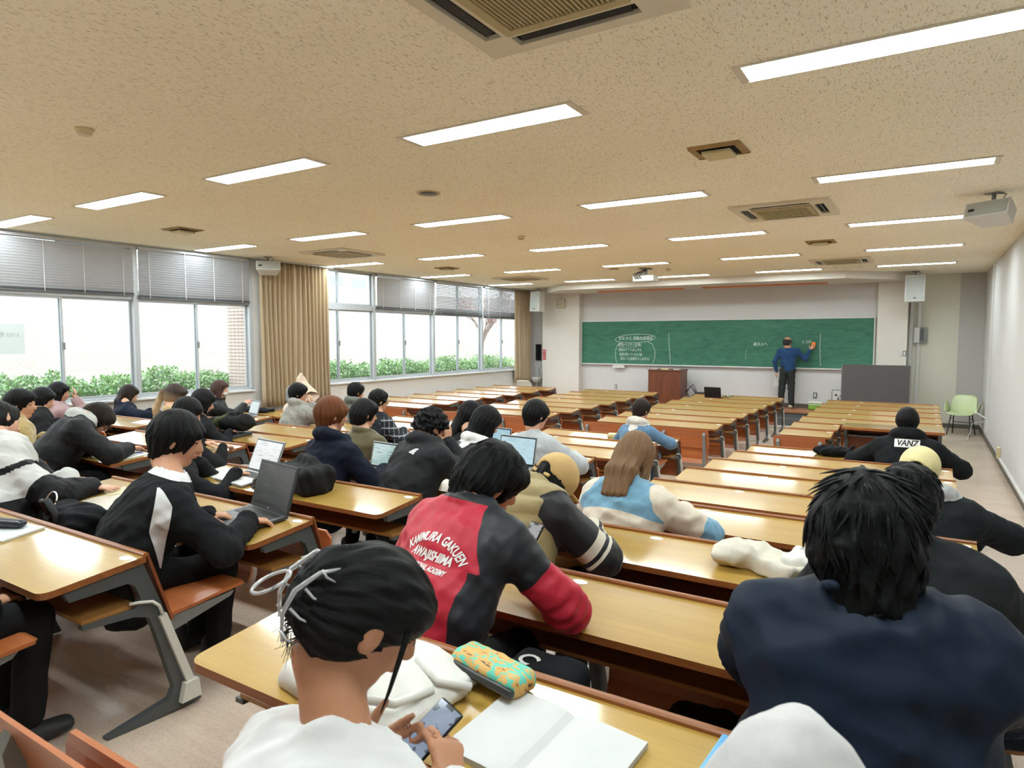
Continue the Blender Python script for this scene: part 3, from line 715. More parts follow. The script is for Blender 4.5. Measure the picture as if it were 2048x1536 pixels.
# ================================================================== front of the room
lc = thing('lectern', 'tall dark brown wooden lectern below the chalk notes', 'lectern', (-5.66, 16.72, .31))
MB().box(-.42, .42, -.3, -.28, 0, .84).obj('front_panel', M['lectern'], lc)
for x in (-.42, .40): MB().box(x, x + .02, -.28, .28, 0, .84).obj('side_panel', M['lectern'], lc)
MB().bbox(-.44, .44, -.32, .30, .84, .865, .004).obj('lectern_top', M['lectern'], lc)
MB().box(-.40, .40, -.2, .26, .45, .465).obj('shelf', M['lectern'], lc)
for i, (x, w, lab) in enumerate(((-.3, .16, 'white paper stack on the lectern, nearest the windows'), (-.02, .2, 'cream envelope stack in the middle of the lectern'), (.28, .14, 'small white paper pile on the lectern edge'))):
    s = MB().bbox(-w / 2, w / 2, -.1, .1, 0, .02 + .012 * (i == 1), .003).obj('paper_stack', M['paper'] if i != 1 else M['cream'], loc=(-5.66 + x, 16.62, 1.175)); tag(s, lab, 'papers')
# black equipment bag by lectern
bg = thing('equipment_bag', 'black camera bag with looping cables beside the lectern', 'bag', (-4.85, 16.75, .31))
MB().bbox(-.16, .2, -.12, .12, 0, .25, .03).obj('body', M['black'], bg); MB().bbox(-.02, .12, -.1, .1, .25, .31, .02).obj('lid', M['black'], bg)
for k in range(4): MB().tube([(-.17 + .02 * k, -.1, .1), (-.28 - .02 * k, -.1, .3), (-.2 + .03 * k, -.1, .45 + .02 * k), (-.08 + .02 * k, -.1, .3), (-.05, -.1, .2)], .009, 6).obj('cable', M['black'], bg)
# cloth screen
ps = thing('cloth_screen', 'dark grey cloth screen standing below the chalkboard end', 'screen', (-.91, 16.2, 0))
MB().bbox(-.64, .64, -.025, .025, .31, 1.41, .006).obj('panel', M['partition'], ps)
for x in (-.655, .64): MB().box(x, x + .015, -.02, .02, .05, 1.41).obj('edge_post', M['frame_lt'], ps)
for x in (-.55, .55): MB().box(x - .03, x + .03, -.2, .2, 0, .05).box(x - .015, x + .015, -.015, .015, .05, .31).obj('foot', M['frame_lt'], ps)
# cooler
co = thing('cooler_box', 'green cooler box with white lid on the platform floor', 'cooler', (-2.16, 16.95, .31))
MB().bbox(-.15, .15, -.09, .09, 0, .15, .03).obj('body', plain('green_plastic', srgb(122, 172, 58), .4), co); MB().bbox(-.155, .155, -.095, .095, .145, .19, .015).obj('lid', M['white'], co)
MB().tube([(-.15, 0, .13), (-.16, -.05, .17), (-.12, -.1, .11), (.12, -.1, .11), (.16, -.05, .17), (.15, 0, .13)], .008, 6).obj('handle', M['white'], co)
# plates and boxes on walls
def plate(x, y, z, w, h, label, cat, mat, inner, kind=0):
    t = thing('wall_switch' if cat == 'switch' else 'wall_outlet', label, cat, (x, y, z))
    MB().bbox(-w / 2, w / 2, -.01, 0, -h / 2, h / 2, .003).obj('plate', mat, t); MB().bbox(-w / 4, w / 4, -.016, -.01, -h / 3, h / 3, .002).obj('rocker', inner, t)
plate(-.49, 17.1, 1.645, .07, .12, 'pale wall switch plate on the pillar, further from the aisle', 'switch', M['white'], M['white'])
plate(-.41, 17.1, 1.645, .075, .125, 'metal framed wall switch beside the pale plate', 'switch', M['frame_lt'], M['white'])
plate(-2.22, 17.285, .62, .08, .13, 'dark framed wall outlet above the green cooler', 'outlet', M['frame'], M['white'])
plate(-7.35, 17.295, .63, .07, .12, 'metal framed wall outlet left of the lectern', 'outlet', M['frame_lt'], M['white'])
t = thing('wall_box', 'recessed wall box with dials beside the cloth screen', 'box', (-1.72, 17.29, .62)); MB().bbox(-.14, .14, -.02, 0, -.15, .15, .004).obj('frame', M['frame_lt'], t); MB().box(-.12, .12, -.022, -.018, -.13, .13).obj('panel', M['white'], t)
for a, b_ in ((-.05, .03), (.05, .0), (.0, -.06)): MB().lathe([(.022, 0), (.02, .02)], 12).obj('dial', M['black'], t, False, (a, -.022, b_), (PI / 2, 0, 0))
t = thing('alarm_box', 'open grey metal box on the trim beside the loudspeaker', 'box', (-.12, 17.5, 2.05)); MB().bbox(-.13, -.02, -.05, .02, -.17, .17, .005).obj('door', M['white'], t); MB().bbox(-.02, .12, -.01, .02, -.17, .17, .005).obj('housing', M['frame_lt'], t); MB().box(0, .06, -.04, -.01, -.12, .15).obj('device', M['frame'], t)
t = thing('wall_speaker', 'rounded cream speaker high on the cream pillar', 'speaker', (-8.97, 17.1, 2.98)); MB().bbox(-.13, .13, -.06, 0, -.14, .14, .05).obj('case', plain('aged_cream', srgb(196, 190, 168), .5), t); MB().lathe([(.09, 0), (.088, .006)], 24).obj('grille', plain('aged_grille', srgb(176, 170, 148), .7, bump=.3, bscale=600), t, False, (0, -.06, 0), (PI / 2, 0, 0))
sg = thing('fire_sign', 'red vertical fire extinguisher sign with white characters on the pillar', 'sign', (-9.53, 17.09, 1.50))
MB().box(-.045, .045, -.012, 0, -.15, .15).obj('plate', plain('sign_red', srgb(186, 24, 40), .4, var=.02), sg)
for i, ch in enumerate('消火器'):
    me = text_mesh(ch, .075); me.materials.clear(); me.materials.append(M['white']); o = link('lettering', me, sg, (0, -.0135, .09 - .09 * i), (PI / 2, 0, 0))
t = thing('wall_mirror', 'tall dark framed mirror above the small sink', 'mirror', (-10.0, 17.58, 1.55)); MB().bbox(-.10, .10, -.02, 0, -.25, .25, .005).obj('frame', M['frame'], t); MB().box(-.085, .085, -.022, -.02, -.23, .23).obj('mirror_glass', plain('mirror_grey', srgb(70, 72, 74), .1, .8), t)
sk = thing('wall_sink', 'small white sink with tap in the front corner', 'sink', (-9.95, 17.38, .0))
MB().lathe([(.02, .62), (.12, .66), (.17, .74), (.19, .80), (.18, .81), (.15, .76), (.08, .70), (.02, .69)], 24).obj('basin', M['white'], sk, True); MB().tube([(0, .0, .63), (0, 0, .45), (0, .1, .40), (0, .14, .40)], .02, 8).obj('drain_pipe', plain('chrome', (.7, .7, .7), .15, 1.0), sk)
MB().tube([(0, .12, .8), (0, .12, 1.02), (0, .06, 1.08), (0, 0, 1.02)], .014, 8).obj('tap', M['white'], sk)
# cable duct and cream outlet on the aisle wall
t = thing('wall_outlet', 'cream outlet box low on the aisle wall', 'outlet', (XR, 12.73, .2)); MB().bbox(-.05, 0, -.055, .055, -.09, .09, .01).obj('box', M['cream'], t); 
tag(MB().prism([(8.28, .105), (12.66, .105), (12.66, .135), (8.28, .135)], XR - .03, XR).prism([(YB, FLOOR(YB) + .105), (8.28, .105), (8.28, .135), (YB, FLOOR(YB) + .135)], XR - .03, XR).obj('cable_duct', M['white']), 'white cable duct running along the aisle wall above the baseboard', 'duct')
tag(MB().bbox(XR - .035, XR, 15.3, 15.38, .35, 3.38, .004).bbox(XR - .05, XR, 15.28, 15.4, .22, .4, .004).obj('wall_conduit', M['white']), 'slim white vertical conduit on the aisle wall near the green chair', 'conduit')
tag(MB().tube([(XR - .03, 15.33, .42), (XR - .1, 15.5, .38), (XR - .22, 15.9, .3), (XR - .25, 15.8, .12), (XR - .3, 15.6, .015), (XR - .55, 15.5, .012), (.3, 15.55, .012)], .006, 6).obj('floor_cable', M['white'], smooth=True), 'white cable curling from the wall onto the floor by the green chair', 'cable')
tag(MB().tube([(XR - .04, 15.3, .48), (XR - .2, 15.62, .56)], .012, 6).obj('wall_lever', M['white']), 'short white lever sticking out of the wall conduit', 'lever')
tag(MB().bbox(-2.9, -1.7, 15.45, 15.52, 0, .06, .01).obj('floor_duct', M['white']), 'white floor duct between the front desk columns', 'duct')
# shell chairs
def shell_chair(loc, rz, label, mat, arms=True):
    t = thing('shell_chair', label, 'chair', loc, rz)
    def fn(u, v):
        # v: 0 seat front .. .5 seat rear .. 1 back top ; u across
        s = (u - .5) * 2
        if v < .5:
            q = v / .5; y = .22 - .42 * q; z = .45 - .03 * math.sin(q * PI) ; w = .22 + .02 * q; z += .055 * s * s * (.5 + .5 * q) + (-.03 if q < .1 else 0)
        else:
            q = (v - .5) / .5; y = -.2 - .13 * q + .03 * math.sin(q * PI); z = .45 + .36 * q; w = .24 - .03 * q - .05 * max(0, q - .8) * 5 * .4; y += .05 * s * s * (1 - .3 * q)
            z -= .03 * s ** 4 * (1 if q > .9 else 0)
        return (s * w, y, z)
    o = MB().grid(fn, 14, 24).obj('shell', mat, t, True); md = o.modifiers.new('thickness', 'SOLIDIFY'); md.thickness = .008
    if arms:
        for sx in (-1, 1):
            def fa(u, v):
                y = -.22 + .36 * u; h = (.17 - .05 * abs(u - .25)) * (1 - u ** 4 * .6); q = v
                return (sx * (.235 + .045 * q + .02 * math.sin(u * PI)), y, .47 + h * q * (.5 + .9 * math.sin(PI * min(1, u * .9 + .1))))
            a = MB().grid(fa, 10, 6).obj('armrest', mat, t, True); md = a.modifiers.new('thickness', 'SOLIDIFY'); md.thickness = .008
    for sx in (-1, 1):
        MB().tube([(sx * .16, -.12, .42), (sx * .2, -.24, 0)], .012, 8).obj('leg', M['black'], t); MB().tube([(sx * .16, .1, .42), (sx * .2, .22, 0)], .012, 8).obj('leg', M['black'], t)
        MB().tube([(sx * .17, -.14, .34), (sx * .17, .12, .34)], .008, 6).obj('stretcher', M['black'], t)
    MB().tube([(-.18, -.17, .25), (.18, -.17, .25)], .008, 6).obj('stretcher', M['black'], t)
    return t
shell_chair((.66, 16.35, 0), PI - .25, 'pale green plastic shell chair with black legs in the aisle corner', plain('pale_green_shell', srgb(190, 202, 156), .35, var=.03))
shell_chair((-9.55, 16.1, 0), 0.2, 'cream plastic chair behind the front window desks', plain('cream_shell', srgb(222, 218, 204), .4, var=.03), False)
# ================================================================== soft shapes : implicit fields meshed with surface nets
def smin(a, b, k):
    if k <= 0: return np.minimum(a, b)
    h = np.maximum(k - np.abs(a - b), 0) / k
    return np.minimum(a, b) - h * h * k * .25
V3 = lambda *a: np.array(a, float)
def unit(v): v = np.asarray(v, float); return v / (np.linalg.norm(v) + 1e-12)
class Field:
    def __init__(s, lo, hi, h):
        s.lo = np.asarray(lo, float); s.h = h; s.n = np.ceil((np.asarray(hi, float) - s.lo) / h).astype(int) + 1
        s.d = np.full(s.n, 1.0, np.float32)
    def sub(s, lo, hi):
        a = np.clip(np.floor((np.asarray(lo) - s.lo) / s.h).astype(int), 0, s.n); b = np.clip(np.ceil((np.asarray(hi) - s.lo) / s.h).astype(int) + 1, 0, s.n)
        if np.any(b <= a): return None
        sl = tuple(slice(i, j) for i, j in zip(a, b))
        X, Y, Z = [(s.lo[i] + s.h * np.arange(a[i], b[i], dtype=np.float32)).reshape([-1 if k == i else 1 for k in range(3)]).astype(np.float32) for i in range(3)]
        return sl, X, Y, Z
    def put(s, sl, dn, k, mode='u'):
        c = s.d[sl]
        if mode == 'u': s.d[sl] = smin(c, dn, k)
        elif mode == 'cut': s.d[sl] = -smin(-c, dn, k)
    def cap(s, a, b, ra, rb=None, k=.02, mode='u'):
        rb = ra if rb is None else rb; a = np.asarray(a, float); b = np.asarray(b, float); R = max(ra, rb) + k + 3 * s.h
        q = s.sub(np.minimum(a, b) - R, np.maximum(a, b) + R)
        if q is None: return s
        sl, X, Y, Z = q; ab = b - a; L2 = ab @ ab + 1e-12
        t = np.clip(((X - a[0]) * ab[0] + (Y - a[1]) * ab[1] + (Z - a[2]) * ab[2]) / L2, 0, 1)
        d = np.sqrt((X - a[0] - t * ab[0]) ** 2 + (Y - a[1] - t * ab[1]) ** 2 + (Z - a[2] - t * ab[2]) ** 2) - (ra + (rb - ra) * t)
        s.put(sl, d, k, mode); return s
    def chain(s, pts, rs, k=.02):
        for i in range(len(pts) - 1): s.cap(pts[i], pts[i + 1], rs[i], rs[i + 1], k)
        return s
    def ecap(s, a, b, side, ra, rb, k=.03):
        a = np.asarray(a, float); b = np.asarray(b, float); R = max(ra + rb) + k + 3 * s.h
        q = s.sub(np.minimum(a, b) - R, np.maximum(a, b) + R)
        if q is None: return s
        sl, X, Y, Z = q; ab = b - a; L2 = ab @ ab + 1e-12; ax = unit(ab); u = unit(np.asarray(side) - ax * (np.asarray(side) @ ax)); w = np.cross(ax, u)
        px, py, pz = X - a[0], Y - a[1], Z - a[2]
        t = np.clip((px * ab[0] + py * ab[1] + pz * ab[2]) / L2, 0, 1)
        px, py, pz = px - t * ab[0], py - t * ab[1], pz - t * ab[2]
        U = px * u[0] + py * u[1] + pz * u[2]; Wv = px * w[0] + py * w[1] + pz * w[2]; A = px * ax[0] + py * ax[1] + pz * ax[2]
        rx = ra[0] + (rb[0] - ra[0]) * t; ry = ra[1] + (rb[1] - ra[1]) * t; rm = np.minimum(rx, ry)
        k0 = np.sqrt((U / rx) ** 2 + (Wv / ry) ** 2 + (A / rm) ** 2) + 1e-6; k1 = np.sqrt((U / rx ** 2) ** 2 + (Wv / ry ** 2) ** 2 + (A / rm ** 2) ** 2) + 1e-6
        s.put(sl, k0 * (k0 - 1) / k1, k); return s
    def ell(s, c, r, R=None, k=.02, mode='u'):
        c = np.asarray(c, float); r = np.asarray(r, float); m = max(r) + k + 3 * s.h
        q = s.sub(c - m, c + m)
        if q is None: return s
        sl, X, Y, Z = q; px, py, pz = X - c[0], Y - c[1], Z - c[2]
        if R is not None: px, py, pz = [px * R[0, i] + py * R[1, i] + pz * R[2, i] for i in range(3)]
        k0 = np.sqrt((px / r[0]) ** 2 + (py / r[1]) ** 2 + (pz / r[2]) ** 2) + 1e-6; k1 = np.sqrt((px / r[0] ** 2) ** 2 + (py / r[1] ** 2) ** 2 + (pz / r[2] ** 2) ** 2) + 1e-6
        s.put(sl, k0 * (k0 - 1) / k1, k, mode); return s
    def rbox(s, c, half, r=.02, R=None, k=.01):
        c = np.asarray(c, float); half = np.asarray(half, float); m = np.linalg.norm(half) + r + k + 3 * s.h
        q = s.sub(c - m, c + m)
        if q is None: return s
        sl, X, Y, Z = q; px, py, pz = X - c[0], Y - c[1], Z - c[2]
        if R is not None: px, py, pz = [px * R[0, i] + py * R[1, i] + pz * R[2, i] for i in range(3)]
        a = [np.abs(p) - (hh - r) for p, hh in zip((px, py, pz), half)]
        d = np.sqrt(sum(np.maximum(x, 0) ** 2 for x in a)) + np.minimum(np.maximum(np.maximum(a[0], a[1]), a[2]), 0) - r
        s.put(sl, d, k); return s
    def plane_cut(s, n, off, k=.01):
        """keep the side where p.n < off"""
        sl, X, Y, Z = s.sub(s.lo, s.lo + s.h * (s.n - 1)); d = X * n[0] + Y * n[1] + Z * n[2] - off
        s.d[sl] = -smin(-s.d[sl], -d, k); return s
    def band(s, fn, width=None):
        """displace near the surface by fn(points)"""
        w = width or 4 * s.h + .03; I = np.nonzero(np.abs(s.d) < w)
        if len(I[0]): s.d[I] += fn(np.stack([s.lo[i] + s.h * I[i] for i in range(3)], 1)).astype(np.float32)
        return s
    def nets(s):
        d = s.d; n = s.n; h = s.h
        ins = d < 0
        c = np.zeros(np.array(n) - 1, np.int8)
        for i in (0, 1):
            for j in (0, 1):
                for k in (0, 1): c += ins[i:n[0] - 1 + i, j:n[1] - 1 + j, k:n[2] - 1 + k]
        act = (c > 0) & (c < 8); idx = np.full(act.shape, -1, np.int32); I = np.nonzero(act); m = len(I[0]); idx[I] = np.arange(m)
        cor = np.array([(i, j, k) for i in (0, 1) for j in (0, 1) for k in (0, 1)])
        D = np.stack([d[I[0] + a, I[1] + b, I[2] + e] for a, b, e in cor], 1)
        acc = np.zeros((m, 3)); cnt = np.zeros(m)
        for p in range(8):
            for q in range(p + 1, 8):
                if np.abs(cor[p] - cor[q]).sum() != 1: continue
                x = (D[:, p] < 0) != (D[:, q] < 0); dn = D[:, p] - D[:, q]; t = np.where(x, D[:, p] / np.where(np.abs(dn) < 1e-9, 1e-9, dn), 0)
                acc += np.where(x[:, None], cor[p] + t[:, None] * (cor[q] - cor[p]), 0); cnt += x
        V = s.lo + h * (np.stack(I, 1) + acc / cnt[:, None])
        Q = []
        for ax in range(3):
            a1, a2 = (ax + 1) % 3, (ax + 2) % 3
            sl0 = [slice(1, n[i] - 1) for i in range(3)]; sl1 = list(sl0); sl0[ax] = slice(0, n[ax] - 1); sl1[ax] = slice(1, n[ax])
            A = ins[tuple(sl0)]; B = ins[tuple(sl1)]; E = np.nonzero(A != B); fl = A[E]
            P = [E[i] + (0 if i == ax else 1) for i in range(3)]
            def cell(o1, o2):
                w = [p.copy() for p in P]; w[a1] -= o1; w[a2] -= o2; return idx[tuple(w)]
            q = np.stack([cell(1, 1), cell(0, 1), cell(0, 0), cell(1, 0)], 1)
            q[~fl] = q[~fl][:, ::-1]; Q.append(q)
        Q = np.concatenate(Q); Q = Q[(Q >= 0).all(1)]
        return V, Q
def np_mesh(name, V, Q, mats, smooth=True, attrs=None, mi=None):
    me = bpy.data.meshes.new(name); nv, nq = len(V), len(Q); w = Q.shape[1]
    me.vertices.add(nv); me.loops.add(nq * w); me.polygons.add(nq)
    me.vertices.foreach_set('co', np.asarray(V, np.float32).ravel()); me.loops.foreach_set('vertex_index', np.asarray(Q, np.int32).ravel())
    me.polygons.foreach_set('loop_start', np.arange(0, nq * w, w, dtype=np.int32)); me.polygons.foreach_set('use_smooth', np.full(nq, smooth))
    for m_ in (mats if isinstance(mats, (list, tuple)) else [mats]): me.materials.append(m_)
    for kname, a in (attrs or {}).items():
        at = me.attributes.new(kname, 'FLOAT', 'POINT'); at.data.foreach_set('value', np.asarray(a, np.float32))
    if mi is not None: me.polygons.foreach_set('material_index', np.asarray(mi, np.int32))
    me.update(calc_edges=True); me.validate(); return me
def wrinkles(seed, amp, wl=.11, stretch=(1, 1, 1), n=6):
    g = np.random.default_rng(seed); ks = g.normal(size=(n, 3)); ks /= np.linalg.norm(ks, axis=1)[:, None]; ks = ks * np.array(stretch); ks *= (2 * PI / (wl * g.uniform(.6, 1.7, n)))[:, None]; ph = g.uniform(0, 6.28, n); wk = g.normal(size=(n, 3)) * 7
    def f(P):
        o = np.zeros(len(P))
        for i in range(n):
            o += 1 - 2 * np.abs(np.sin(.5 * (P @ ks[i] + ph[i] + 1.6 * np.sin(P @ wk[i] + ph[i]))))
        return -amp * o / math.sqrt(n)
    return f
# ------------------------------------------------------------------ cloth, skin and hair materials
def cloth(name, col, regions=(), rough=.85, var=.10, scale=18, weave=600, bump=.25, sheen=.2, spec=.3, pattern=None):
    if max(col) < .06: sheen = 0.0; spec = min(spec, .18); col = tuple(c * .55 for c in col)
    k = NT(name); k.set(Roughness=rough); k.b.inputs['Specular IOR Level'].default_value = spec
    v = k.coord(); f = k.noise(v, scale, 4)
    def tint(c): return k.ramp(f, [(.3, tuple(x * (1 - var) for x in c)), (.7, tuple(min(1, x * (1 + var)) for x in c))])
    c = tint(col)
    if pattern: c = pattern(k, c)
    for an, rc in regions:
        a = k.attr(an); msk = k.math('LESS_THAN', a.outputs['Fac'], 0.0)
        c = k.mix(msk, c, tint(rc))
    k.l(c, k.b.inputs['Base Color'])
    k.b.inputs['Sheen Weight'].default_value = sheen; k.b.inputs['Sheen Roughness'].default_value = .4
    k.bump(k.noise(v, weave, 2), bump, .0015); return k.m
def skin_mat(name, col):
    k = NT(name); k.set(Roughness=.5); k.b.inputs['Specular IOR Level'].default_value = .35
    k.b.inputs['Subsurface Weight'].default_value = .0
    f = k.noise(k.coord(), 30, 3); c = k.ramp(f, [(.3, tuple(x * .93 for x in col)), (.7, tuple(min(1, x * 1.05) for x in col))])
    for an, rc in (('lip', (col[0] * .75, col[1] * .42, col[2] * .42)), ('eye', (.02, .015, .012)), ('blush', (col[0] * .95, col[1] * .72, col[2] * .66))):
        a = k.attr(an); msk = k.math('LESS_THAN', a.outputs['Fac'], 0.0); c = k.mix(msk, c, rc)
    k.l(c, k.b.inputs['Base Color']); k.bump(k.noise(k.coord(), 400, 2), .06, .001); return k.m
def hair_mat(name, c1, c2, c3=None):
    k = NT(name); k.set(Roughness=.42); k.b.inputs['Specular IOR Level'].default_value = .14
    a = k.attr('su'); b = k.attr('sv'); cx = k.n('ShaderNodeCombineXYZ'); k.l(k.math('MULTIPLY', a.outputs['Fac'], 70.0), cx.inputs[0]); k.l(k.math('MULTIPLY', b.outputs['Fac'], 7.0), cx.inputs[1])
    f = k.noise(cx.outputs[0], 1.0, 3, .6)
    c = k.ramp(f, [(.28, c1), (.72, c2)])
    if c3:
        t = k.attr('sv'); m2 = k.n('ShaderNodeMapRange'); m2.inputs[1].default_value = -.02; m2.inputs[2].default_value = .10; k.l(t.outputs['Fac'], m2.inputs[0]); c = k.mix(m2.outputs[0], c3, c)
    k.l(c, k.b.inputs['Base Color'])
    cx2 = k.n('ShaderNodeCombineXYZ'); k.l(k.math('MULTIPLY', a.outputs['Fac'], 190.0), cx2.inputs[0]); k.l(k.math('MULTIPLY', b.outputs['Fac'], 5.0), cx2.inputs[1])
    k.bump(k.noise(cx2.outputs[0], 1.0, 2), .55, .003)
    k.l(k.ramp(f, [(.3, (.36,) * 3), (.7, (.55,) * 3)]), k.b.inputs['Roughness']); return k.m
SK = [skin_mat('skin_light', srgb(206, 158, 132)), skin_mat('skin_medium', srgb(192, 142, 112)), skin_mat('skin_warm', srgb(180, 128, 96))]
HB = hair_mat('hair_black', (.0022, .0022, .0024), (.008, .008, .0085)); HD = hair_mat('hair_dark_brown', (.008, .005, .004), (.03, .019, .014)); HBR = hair_mat('hair_brown', (.05, .016, .006), (.22, .075, .026))
HOM = hair_mat('hair_brown_ombre', (.06, .03, .014), (.30, .17, .085), None); HBL = hair_mat('hair_blond_ends', (.03, .018, .012), (.09, .06, .04), None); HPK = hair_mat('hair_long_brown', (.028, .014, .012), (.10, .055, .045))
HTWO = hair_mat('hair_two_tone', (.02, .014, .012), (.075, .05, .04), (.42, .30, .17))
# ------------------------------------------------------------------ people
def head_rot(yaw, pitch, roll):
    """columns right, forward, up; yaw + turns to the windows (left), pitch + looks down, roll + tilts to the right"""
    return np.array(Matrix.Rotation(math.radians(yaw), 3, 'Z') @ Matrix.Rotation(-math.radians(pitch), 3, 'X') @ Matrix.Rotation(math.radians(roll), 3, 'Y'))
def add_head(F, C, R, neck_to, sc=1.0):
    H = lambda x, y, z: C + R @ (sc * V3(x, y, z))
    F.ell(H(0, -.014, .03), sc * V3(.074, .093, .086), R, .015)
    F.ell(H(0, .028, -.022), sc * V3(.062, .066, .07), R, .02)
    F.ecap(H(0, .035, -.03), H(0, .052, -.088), R[:, 0], (sc * .054, sc * .05), (sc * .033, sc * .028), .02)
    F.cap(H(0, .088, .012), H(0, .106, -.028), sc * .009, sc * .013, .012); F.ell(H(0, .098, -.034), sc * V3(.017, .013, .009), R, .008)
    F.ell(H(0, .089, -.062), sc * V3(.023, .010, .010), R, .008)
    F.ecap(H(-.032, .083, .024), H(.032, .083, .024), R[:, 2], (sc * .008, sc * .012), (sc * .008, sc * .012), .012)
    for sx in (-1, 1):
        F.ell(H(sx * .033, .097, .004), sc * V3(.016, .012, .009), R, .006, 'cut'); F.ell(H(sx * .033, .080, .004), sc * V3(.014, .012, .011), R, .004)
        F.ell(H(sx * .079, -.008, -.006), sc * V3(.0105, .019, .031), R, .006); F.ell(H(sx * .089, -.003, -.003), sc * V3(.004, .008, .016), R, .003, 'cut')
    F.chain([H(0, -.022, -.03), H(0, -.034, -.085), neck_to], [sc * .058, sc * .054, sc * .06], .03)
def add_hand(F, w, d, n, side, curl=.35, spread=.0, sc=1.0, point=False):
    """w wrist, d finger direction, n palm normal (towards what is touched), side = +1 when the thumb lies at +cross(d,n)"""
    d = unit(d); n = unit(np.asarray(n) - d * (np.asarray(n) @ d)); e = np.cross(d, n) * side
    F.ecap(w - d * .02, w + d * .085 * sc, e, (.024 * sc, .019 * sc), (.040 * sc, .013 * sc), .015)
    for i, (o, L) in enumerate(((.030, .070), (.010, .078), (-.011, .073), (-.030, .057))):
        b = w + d * (.083 - .004 * abs(i - 1)) * sc + e * o * sc; a = d + e * (o * (2 + spread * 10)); a = unit(a); c = curl * (1 + .12 * i)
        if point and i == 0: c = .12
        for q, f in enumerate((.45, .31, .24)):
            a = unit(a * math.cos(c * (.7 if q == 0 else .85)) + n * math.sin(c * (.7 if q == 0 else .85))); b2 = b + a * L * f * sc
            F.cap(b, b2, (.0092 - .0008 * q) * sc, (.0085 - .0008 * q) * sc, .004); b = b2
    b = w + d * .022 * sc + e * .026 * sc + n * .006; a = unit(d * .7 + e * .75 + n * .25)
    for q, L in enumerate((.042, .032, .027)):
        b2 = b + a * L * sc; F.cap(b, b2, (.0125 - .0015 * q) * sc, (.0105 - .0012 * q) * sc, .006); b = b2; a = unit(a + d * .35 + n * curl * .3)
def two_bone(s, w, l1, l2, hint):
    s = np.asarray(s, float); w = np.asarray(w, float); v = w - s; L = min(np.linalg.norm(v), (l1 + l2) * .999); v = unit(v); w2 = s + v * L
    a = (l1 * l1 - l2 * l2 + L * L) / (2 * L); hgt = math.sqrt(max(0, l1 * l1 - a * a)); p = np.asarray(hint, float); p = unit(p - v * (p @ v))
    return s + v * a + p * hgt, w2
